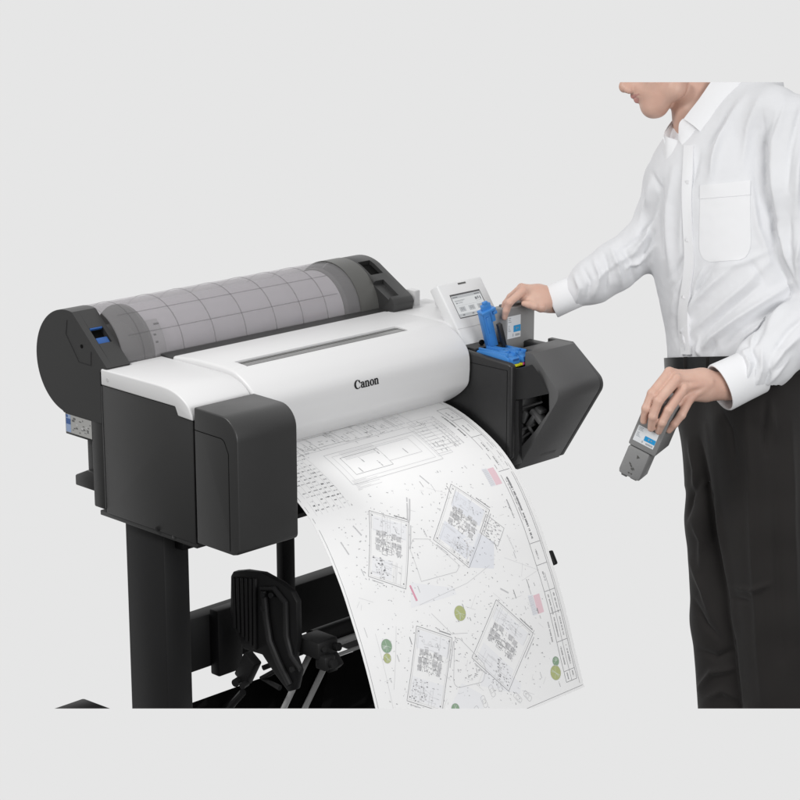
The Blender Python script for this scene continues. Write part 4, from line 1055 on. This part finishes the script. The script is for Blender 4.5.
S = [  # torso drapes
    ([(762, 112), (767, 150), (769, 190), (775, 232), (786, 262), (794, 280)], 3.0, -2.2), ([(724, 128), (714, 160), (712, 180)], 3, 2.5), ([(720, 268), (745, 262), (770, 250)], 4, 2), ([(752, 262), (765, 285)], 4, -3), ([(704, 268), (695, 288), (690, 312)], 3, 3), ([(652, 172), (660, 190), (664, 215)], 2.6, -3),
    ([(792, 283), (765, 300), (738, 318), (712, 338), (700, 352)], 5, 7), ([(794, 297), (770, 312), (745, 328), (726, 345)], 4.5, -6), ([(785, 305), (765, 320), (745, 338), (738, 352)], 4, 5),
    ([(768, 262), (745, 285), (722, 305), (700, 325), (686, 340)], 6, 4.5), ([(760, 285), (735, 305), (705, 332)], 4, -4.0), ([(735, 265), (715, 282), (697, 300), (684, 322)], 5, 4), ([(715, 265), (700, 285), (686, 305)], 4, -3.5),
    ([(684, 330), (688, 345), (686, 357)], 3, 4), ([(700, 338), (698, 350), (702, 358)], 2.6, 3), ([(716, 342), (712, 356)], 2.6, -3), ([(676, 318), (678, 338), (684, 352)], 3, -3.5), ([(692, 322), (680, 334)], 3, 3.5),
    ([(745, 96), (730, 120), (716, 150), (708, 185)], 6, 4.0), ([(733, 104), (720, 128), (708, 150)], 4, -3.2), ([(758, 100), (748, 130), (742, 165)], 5, 3.5), ([(760, 120), (755, 160), (757, 200), (762, 235)], 5, -1.6), ([(752, 185), (757, 225), (770, 262)], 5, 3),
    ([(692, 150), (686, 185), (682, 225), (680, 255)], 5, 2.6), ([(674, 168), (668, 205), (668, 240), (672, 280)], 5, 3.2), ([(662, 180), (660, 215), (664, 255)], 3.5, -3.5), ([(700, 150), (690, 190)], 4, -2.2), ([(690, 262), (676, 292), (671, 315)], 4, 3), ([(682, 258), (670, 280)], 3, -2.5),
    # far sleeve
    ([(652, 178), (648, 200), (640, 222)], 4, 4), ([(657, 196), (652, 220), (640, 238), (622, 250)], 3.4, -5), ([(655, 214), (648, 236), (632, 254)], 3.4, 5), ([(654, 232), (646, 250), (640, 266)], 3, -4.5), ([(655, 246), (640, 262), (626, 268)], 3, 4.5),
    ([(622, 246), (630, 262), (634, 280)], 3.2, -4.5), ([(612, 250), (618, 266), (622, 284)], 3.2, 4.5), ([(604, 254), (608, 270), (606, 290)], 3, -4), ([(594, 260), (600, 276), (594, 296)], 3, 3.8), ([(583, 268), (590, 282), (586, 300)], 2.8, -3), ([(574, 274), (580, 288), (576, 304)], 2.6, 2.6), ([(640, 250), (615, 264), (592, 284)], 3, 2.5),
    # near upper sleeve
    ([(776, 108), (772, 140), (774, 175), (779, 215)], 3.2, 2), ([(785, 104), (776, 140), (776, 185), (782, 235)], 5, 5), ([(800, 110), (790, 150), (787, 190)], 4, -4), ([(806, 130), (798, 170), (796, 215)], 5, 4), ([(790, 215), (789, 245), (795, 275)], 4, -3.5), ([(780, 225), (786, 255), (796, 280)], 3, 4), ([(800, 240), (796, 262), (800, 290)], 3.4, 3),
    # near forearm
    ([(796, 292), (780, 312), (765, 330)], 4, 4), ([(804, 318), (788, 332), (774, 352)], 3.6, -4), ([(800, 336), (782, 352), (768, 372)], 4, 4.5), ([(768, 322), (756, 342), (744, 352)], 3, -3), ([(756, 334), (750, 348), (741, 356)], 2.6, 4), ([(750, 346), (756, 362), (752, 380)], 2.2, -4.5), ([(744, 352), (750, 366), (746, 384)], 2.4, 4), ([(762, 350), (762, 368), (756, 386)], 2.6, 3.6), ([(770, 358), (770, 376), (764, 388)], 2.6, -3), ([(790, 356), (778, 372), (766, 386)], 3, 3)]
D = np.maximum(2.7 * folds(V, Nn, S), -.0065) + .0011 * vnoise(V * [1, .6, 1], .030, 1) + .0005 * vnoise(V, .012, 2)
V = V + Nn * D[:, None]; V = relax(V, F, 1, .4)
shirt = mesh_np('shirt', V, F, 'shirt', HM)
from mathutils.bvhtree import BVHTree
def bvh_of(o):
    dg_v = [v.co.copy() for v in o.data.vertices]; return BVHTree.FromPolygons(dg_v, [tuple(p.vertices) for p in o.data.polygons])
SB = bvh_of(shirt)
def drop(px, py, off, tree=None, fallback=4.58):
    """point of the cloth under a survey point, lifted off it by off"""
    r = ray(px, py); L_ = np.linalg.norm(r); h = (tree or SB).ray_cast(Vector(CAM), Vector(r / L_))
    if h[0] is None: return at(px, py, fallback)
    return np.array(h[0]) + np.array(h[1]) * off
def patch(name, quadpts, nu, nv, off, m, parent, thick=.0012, tree=None, corner=.24):
    """a piece of cloth sewn on: bilinear patch over four survey corners laid on the surface below"""
    A, B, C_, D_ = [np.array(p, float) for p in quadpts]; bm = bmesh.new(); W = {}
    for i in range(nu + 1):
        for j in range(nv + 1):
            s, t = i / nu, j / nv; k = 0
            if corner and t > 1 - corner: k = corner * .9 * (1 - math.sqrt(max(0, 1 - ((t - 1 + corner) / corner) ** 2)))
            s = k + s * (1 - 2 * k); p = (A * (1 - s) + B * s) * (1 - t) + (D_ * (1 - s) + C_ * s) * t
            W[i, j] = bm.verts.new(drop(p[0], p[1], off, tree))
    for i in range(nu):
        for j in range(nv): bm.faces.new((W[i, j], W[i, j + 1], W[i + 1, j + 1], W[i + 1, j]))
    bmesh.ops.recalc_face_normals(bm, faces=bm.faces[:])
    if sum(f.normal.dot(Vector(CF)) for f in bm.faces) > 0: bmesh.ops.reverse_faces(bm, faces=bm.faces[:])
    bmesh.ops.smooth_vert(bm, verts=[v for v in bm.verts if not v.is_boundary], factor=.5, use_axis_x=True, use_axis_y=True, use_axis_z=True)
    bmesh.ops.solidify(bm, geom=bm.faces[:], thickness=thick + off)
    return link(name, bm, m, parent, angle=50)
# pocket with its hem
pk = patch('pocket', [(700.5, 185.5), (750, 180.5), (751, 259.5), (699.0, 262.5)], 28, 34, .0012, 'shirt2', shirt)
patch('pocket_hem', [(700.5, 185.5), (750, 180.5), (750.4, 195), (700.2, 199)], 18, 5, .0024, 'shirt2', pk, corner=0)
# placket
PLK = [(689, 146), (688, 170), (687, 200), (688, 235), (690, 262), (684, 300), (683, 330), (686, 354.5)]
bm = bmesh.new(); rows = []
pc = catm(PLK, 6)
for k, (x_, y_) in enumerate(pc):
    rows.append([drop(x_ + o_, y_, .0030) for o_ in (-4.6, -1.5, 1.5, 4.6)])
RA = np.array(rows)
for _ in range(8): RA[1:-1] = RA[1:-1] * .5 + (RA[:-2] + RA[2:]) * .25
RA[:] = RA * .6 + RA.mean(1, keepdims=True) * .0 + .4 * (RA[:, :1] + (RA[:, 3:] - RA[:, :1]) * np.array([0, .326, .674, 1])[None, :, None])
low = np.linspace(0, 1, len(RA))[:, None, None]; RA = RA - CF * (.0015 + .0045 * np.clip(low - .55, 0, 1) / .45)
rows = [[bm.verts.new(p) for p in r_] for r_ in RA]
for a, b in zip(rows, rows[1:]):
    for i in range(3): bm.faces.new((a[i], b[i], b[i + 1], a[i + 1]))
bmesh.ops.recalc_face_normals(bm, faces=bm.faces[:])
if sum(f.normal.dot(Vector(CF)) for f in bm.faces) > 0: bmesh.ops.reverse_faces(bm, faces=bm.faces[:])
bmesh.ops.solidify(bm, geom=bm.faces[:], thickness=.0095)
plk = link('placket', bm, 'shirt2', shirt, angle=50); PB = bvh_of(plk)
for x_, y_ in ((687.6, 182), (687.4, 240), (684.2, 297), (685, 342)):
    bm = bmesh.new(); p = drop(x_, y_, -.0002, PB); nrm = -CF + CU * .15; disc(bm, p, nrm, .0044, .0011, 16); link('button', bm, 'button', shirt)
# cuffs
def cuff(a, b, ra, rb, flat, roll):
    A = q(*a); B = q(*b); d = (B - A) / np.linalg.norm(B - A); u = np.cross(d, [0, 0, 1.]); u /= np.linalg.norm(u); v = np.cross(d, u)
    bm = bmesh.new(); rings = []; n = 36
    prof_ = [(.0, ra * .86), (.0, ra), (.03, ra + .0014), (.5, (ra + rb) / 2 + .001), (.97, rb + .0014), (1, rb), (1, rb - .0025), (.6, rb - .004), (.3, rb - .006)]
    for t, r_ in prof_:
        rings.append([bm.verts.new(q2w(A + (B - A) * t + (u * math.cos(2 * math.pi * k / n) + v * flat * math.sin(2 * math.pi * k / n)) * r_ * (1 + .02 * math.sin(3 * 2 * math.pi * k / n + roll)))) for k in range(n)])
    for a_, b_ in zip(rings, rings[1:]):
        for k in range(n): bm.faces.new((a_[k], a_[(k + 1) % n], b_[(k + 1) % n], b_[k]))
    bmesh.ops.recalc_face_normals(bm, faces=bm.faces[:])
    return link('cuff', bm, 'shirt2', shirt, angle=50)
cuff((757, 370, 4.407), (719.5, 388, 4.378), .0500, .0520, .86, 0)
cuff((578, 290.5, 4.708), (551, 302.5, 4.715), .0365, .0372, .88, 1)
# collar: a stand round the neck with two leaves that fold over it
def leaf(name, fold, edge, bulge, nv=8, thick=.0022):
    """surface from a fold line to a free edge, both lists of (px,py,d) of equal length"""
    f_ = catm([q(*p) for p in fold], 5); e_ = catm([q(*p) for p in edge], 5); bm = bmesh.new(); W = []
    for a, b in zip(f_, e_):
        a = np.array(a); b = np.array(b)
        W.append([bm.verts.new(q2w(a + (b - a) * t + np.array([0, .25, -1]) * bulge * 4 * t * (1 - t))) for t in np.linspace(0, 1, nv)])
    for a, b in zip(W, W[1:]):
        for i in range(nv - 1): bm.faces.new((a[i], b[i], b[i + 1], a[i + 1]))
    bmesh.ops.recalc_face_normals(bm, faces=bm.faces[:])
    if sum(f.normal.dot(Vector(CF)) for f in bm.faces) > 0: bmesh.ops.reverse_faces(bm, faces=bm.faces[:])
    bmesh.ops.solidify(bm, geom=bm.faces[:], thickness=thick)
    return link(name, bm, 'shirt2', shirt, angle=50)
leaf('collar', [(683.5, 119, 4.574), (690, 110.5, 4.572), (699, 99, 4.570), (710, 83, 4.574), (722, 66, 4.585), (735, 52, 4.62)],
     [(704.5, 136, 4.548), (711, 127, 4.548), (719, 114, 4.548), (730, 97, 4.548), (745, 78, 4.556), (760, 66, 4.60)], .006)
leaf('collar', [(678.5, 140.5, 4.585), (672, 138.5, 4.590), (666.5, 136.5, 4.600), (664.2, 133, 4.622), (668, 126, 4.66), (677, 114, 4.69)],
     [(672.5, 164, 4.572), (669, 166, 4.580), (665, 166, 4.592), (662.5, 158, 4.62), (664, 142, 4.67), (676, 122, 4.705)], .002)
leaf('collar_stand', [(683, 118.5, 4.582), (681, 120.5, 4.583), (679.4, 123, 4.583), (678.6, 127, 4.582), (678.5, 133, 4.581), (678.3, 140, 4.580)],
     [(704, 134, 4.560), (701, 137, 4.560), (698, 140, 4.560), (695, 143, 4.560), (691, 146, 4.562), (684, 149, 4.565)], .004)
leaf('collar_stand', [(679, 113.5, 4.672), (676, 117.5, 4.668), (672.5, 122.5, 4.655), (668, 129, 4.635), (664.6, 134, 4.615), (664, 137, 4.605)],
     [(684, 122, 4.668), (681, 127, 4.662), (677, 133, 4.65), (672, 139, 4.63), (668, 143, 4.61), (666, 146, 4.60)], .0)

# trousers and belt ---------------------------------------------------
def pelvis(P):
    X, Y = topx(P); cx = np.interp(Y, [360, 380, 420, 480], [742, 743, 746, 750]); hw = np.interp(Y, [360, 368, 400, 430, 480], [67.5, 68, 65, 61, 52]); cd = 4.60
    a, b = axes_ab(hw, cd); dx = P[:, 0] - (cx - 400) / FPX * cd; dd = P[:, 2] - cd; s = dx * TC - dd * TS; t = dx * TS + dd * TC
    k = (np.abs(s / a) ** 2.3 + np.abs(t / (b * 1.05)) ** 2.3) ** (1 / 2.3)
    return np.maximum((k - 1) * b * 1.05, np.maximum((362 - Y) * .0022, (Y - 480) * .0022))
legn = union(chain([q(757, 420, 4.51), q(765, 520, 4.52), q(776, 610, 4.53), q(783, 720, 4.56)], [.108, .102, .092, .086]), .02)
legf = union(chain([q(728, 415, 4.64), q(727, 520, 4.63), q(727, 620, 4.63), q(731, 720, 4.65)], [.094, .093, .078, .072]), .02)
def trou_f(P): return smin(pelvis(P), smin(legn(P), legf(P), .012), .03)
V, F = surface(trou_f, (.55, -.86, 4.34), (1.10, .10, 4.86), .0045, 10)
V = relax(V, F, 2, .5); Nn = grads(trou_f, V)
S = [([(766, 400), (764, 430), (766, 455)], 2.4, -4), ([(706, 425), (713, 470), (719, 520), (730, 580), (737, 640), (742, 700)], 3, 4), ([(700, 440), (708, 490), (716, 540)], 4, -5), ([(690, 440), (696, 470), (694, 500)], 4, 4), ([(700, 480), (690, 500), (686, 520)], 4, -4),
     ([(745, 410), (750, 470), (752, 540), (757, 620), (762, 700)], 5, 3.5), ([(690, 560), (704, 590), (712, 620)], 4, 4), ([(694, 600), (706, 625), (720, 640)], 4, -4), ([(698, 690), (712, 672), (735, 668)], 4, 5), ([(700, 650), (716, 658), (735, 650)], 4, -4), ([(705, 700), (722, 690), (740, 700)], 4, 4),
     ([(735, 588), (752, 590), (770, 584)], 3, 3.5), ([(735, 598), (750, 602)], 3, -3), ([(775, 470), (778, 560), (782, 660)], 6, -3), ([(790, 420), (792, 520), (796, 640)], 6, 3), ([(715, 400), (730, 430), (735, 470)], 5, -3), ([(770, 400), (775, 440)], 4, 3), ([(692, 520), (702, 540), (700, 570)], 4, 3)]
V = V + Nn * (3.0 * folds(V, Nn, S) + .0026 * vnoise(V * [1, .5, 1], .045, 4))[:, None]; V = relax(V, F, 1, .4)
tr = mesh_np('trousers', V, F, 'trouser', HM)
def ring(name, y0, y1, grow, m, parent, thick=.003):
    bm = bmesh.new(); n = 72; W = []
    for y in np.linspace(y0, y1, 4):
        cx, hw, cd = rowp(y); a, b = axes_ab(hw, cd); a += grow; b += grow; r_ = []
        for k in range(n):
            t = 2 * math.pi * k / n; c_, s_ = math.cos(t), math.sin(t); e_ = (abs(c_) ** 2.25 + abs(s_) ** 2.25) ** (-1 / 2.25)
            s, tt = a * c_ * e_, b * s_ * e_; dx = s * TC + tt * TS; dd = -s * TS + tt * TC
            r_.append(bm.verts.new(q2w(np.array([(cx - 400) / FPX * cd + dx, (400 - y) / FPX * cd, cd + dd]))))
        W.append(r_)
    for a_, b_ in zip(W, W[1:]):
        for k in range(n): bm.faces.new((a_[k], a_[(k + 1) % n], b_[(k + 1) % n], b_[k]))
    bmesh.ops.recalc_face_normals(bm, faces=bm.faces[:]); bmesh.ops.solidify(bm, geom=bm.faces[:], thickness=thick)
    return link(name, bm, m, parent, angle=50)
ring('waistband', 360, 376, .0035, 'trouser', tr)
ring('belt', 357.5, 369, .0075, 'belt', HM)
for x_ in (686, 708, 760):
    r_ = []
    bm = bmesh.new(); p = None
    tb = bvh_of(bpy.data.objects['belt'])
    A = drop(x_, 356.5, .001, tb, 4.5) if False else drop(x_, 359, .0012, tb); B = drop(x_ + .3, 368, .0012, tb); d = (B - A) / np.linalg.norm(B - A); u = CR - d * (CR @ d); u /= np.linalg.norm(u); n_ = np.cross(u, d)
    obox(bm, (A + B) / 2, u, d, n_, .0045, np.linalg.norm(B - A) / 2 + .005, .0012, .0008); link('belt_loop', bm, 'trouser', tr)
# ------------------------------------------------------------------ ink cartridges
def cart_label(bm, o, u, v, n, W_, H_):
    """label face in a cartridge's own axes: u across, v down"""
    def r(a, b, c_, d, mi, h): 
        quad(bm, [tuple(o + u * (W_ * x_) + v * (H_ * y_) + n * h) for x_, y_ in ((a, c_), (b, c_), (b, d), (a, d))], mi)
    r(0, 1, 0, 1, 0, .0003)
    r(.46, .99, .44, .74, 1, .0006)
    rr = random.Random(4)
    for k in range(3): r(.06, .06 + rr.uniform(.16, .34), .07 + .085 * k, .10 + .085 * k, 2, .0006)
    for k in range(4): r(.06, .06 + rr.uniform(.10, .22), .42 + .075 * k, .445 + .075 * k, 2, .0006)
    for k in range(7): r(.60 + .05 * k, .60 + .05 * k + .032, .82, .93, 2, .0006)
    for k in range(2): r(.40, .46, .80 + .07 * k, .85 + .07 * k, 2, .0006)
    r(.64, .70, .52, .64, 2, .0009); r(.76, .84, .55, .60, 2, .0009)
M_L = ['label', 'cyan', 'ltext']
# in the printer
CT = empty('ink_cartridge', (.945, .10, .955)); tag(CT, 'grey ink cartridge being lowered upright into the open printer bay by the raised hand', 'ink cartridge', 'cyan ink cartridges')
bm = bmesh.new()
prism(bm, [(.886, .108), (.895, .0955), (.9415, .0955), (.999, .103), (.999, .138), (.886, .138)], 'z', .94, 1.0685, .003, 2)
cb = link('cartridge_shell', bm, 'cart', CT)
bm = bmesh.new(); box(bm, .905, .985, .110, .132, 1.066, 1.0735, .003); link('cartridge_cap', bm, 'cartd', cb)
bm = bmesh.new(); cart_label(bm, np.array([.8955, .0953, 1.0505]), np.array([1., 0, 0]), np.array([0, 0, -1.]), np.array([0, -1., 0]), .0455, .0520)
link('cartridge_label', bm, M_L, cb, smooth=False)
# in the lower hand
u_ = np.array([.85, -.45, -.30]); v_ = np.array([-.34, -.92, .41]); u_ /= np.linalg.norm(u_); v_ -= u_ * (v_ @ u_); v_ /= np.linalg.norm(v_); w_ = -np.cross(u_, v_); w_ = w_ if w_[2] > 0 else -w_
O_ = q(639.0, 424.5, 4.345)                                                       # label's upper left corner
def rot(v): return CR * v[0] + CU * v[1] + CF * v[2]
uw, vw, ww = rot(u_), rot(v_), rot(w_); OW = q2w(O_)
HC = empty('ink_cartridge', tuple(OW)); tag(HC, 'grey ink cartridge held pointing down by the lower hand beside the trousers', 'ink cartridge', 'cyan ink cartridges')
def hbox(bm, u0, u1, v0, v1, w0, w1, bev, mi=0):
    c = OW + uw * (u0 + u1) / 2 + vw * (v0 + v1) / 2 + ww * (w0 + w1) / 2
    obox(bm, c, uw, vw, ww, (u1 - u0) / 2, (v1 - v0) / 2, (w1 - w0) / 2, bev, mi)
bm = bmesh.new(); hbox(bm, -.0065, .0590, -.072, .050, 0, .092, .004); link('cartridge_shell', bm, 'cart', HC); hs = bpy.data.objects[-1] if False else HC.children[0]
bm = bmesh.new(); hbox(bm, -.0045, .0480, .0505, .121, .002, .060, .008)
ns = link('cartridge_nozzle', bm, 'cart', hs)
bm = bmesh.new(); hbox(bm, .004, .018, .119, .1245, .008, .03, .002); hbox(bm, .024, .040, .119, .1240, .012, .045, .002); link('nozzle_tip', bm, 'cartd', ns)
bm = bmesh.new()
c0 = OW - ww * .0002
tri = [(.022, .064), (.030, .068), (.024, .073)]; f = bm.faces.new([bm.verts.new(c0 + uw * a + vw * b + ww * .002) for a, b in tri])
for a, b in ((.012, .086), (.016, .090), (.020, .096), (.023, .094)): quad(bm, [tuple(c0 + uw * (a + x_) + vw * (b + y_) + ww * .002) for x_, y_ in ((0, 0), (.005, .002), (.006, .006), (.001, .004))])
for a in (.018, .024): quad(bm, [tuple(c0 + uw * (a + x_) + vw * (.108 + y_) + ww * .002) for x_, y_ in ((0, 0), (.004, 0), (.004, .003), (0, .003))])
link('moulded_mark', bm, 'holder', ns, smooth=False)
bm = bmesh.new(); cart_label(bm, OW, uw, vw, -ww, .0485, .0365); link('cartridge_label', bm, M_L, hs, smooth=False)
# ------------------------------------------------------------------ the picture shows a strip of the place: things end at its lower and upper limits
def limit(py, keep_up):
    n = np.cross(CR, ray(400, py)); n /= np.linalg.norm(n)
    if n[2] < 0: n = -n
    for o in list(bpy.data.objects):
        if o.type != 'MESH' or o.get('kind') == 'structure': continue
        me = o.data; nv = len(me.vertices)
        co = np.empty(nv * 3, np.float32); me.vertices.foreach_get('co', co); co = co.reshape(-1, 3)
        mw = np.array(o.matrix_world if o.parent is None else Matrix.Identity(4))
        d = (co + mw[:3, 3] - CAM) @ n
        if not keep_up: d = -d
        if d.min() >= 0: continue
        if d.max() <= 0:
            print('fully outside', o.name); bpy.data.objects.remove(o); continue
        bm = bmesh.new(); bm.from_mesh(me)
        r = bmesh.ops.bisect_plane(bm, geom=bm.verts[:] + bm.edges[:] + bm.faces[:], dist=1e-6, plane_co=Vector(CAM) - Vector(mw[:3, 3]), plane_no=Vector(n if keep_up else -n), clear_inner=True)
        ed = [g for g in r['geom_cut'] if isinstance(g, bmesh.types.BMEdge) and g.is_boundary]
        if ed:
            f = bmesh.ops.holes_fill(bm, edges=ed, sides=0)['faces']
            for q in f: q.smooth = False
        bm.to_mesh(me); bm.free()
limit(708.6, True)
limit(82.2, False)
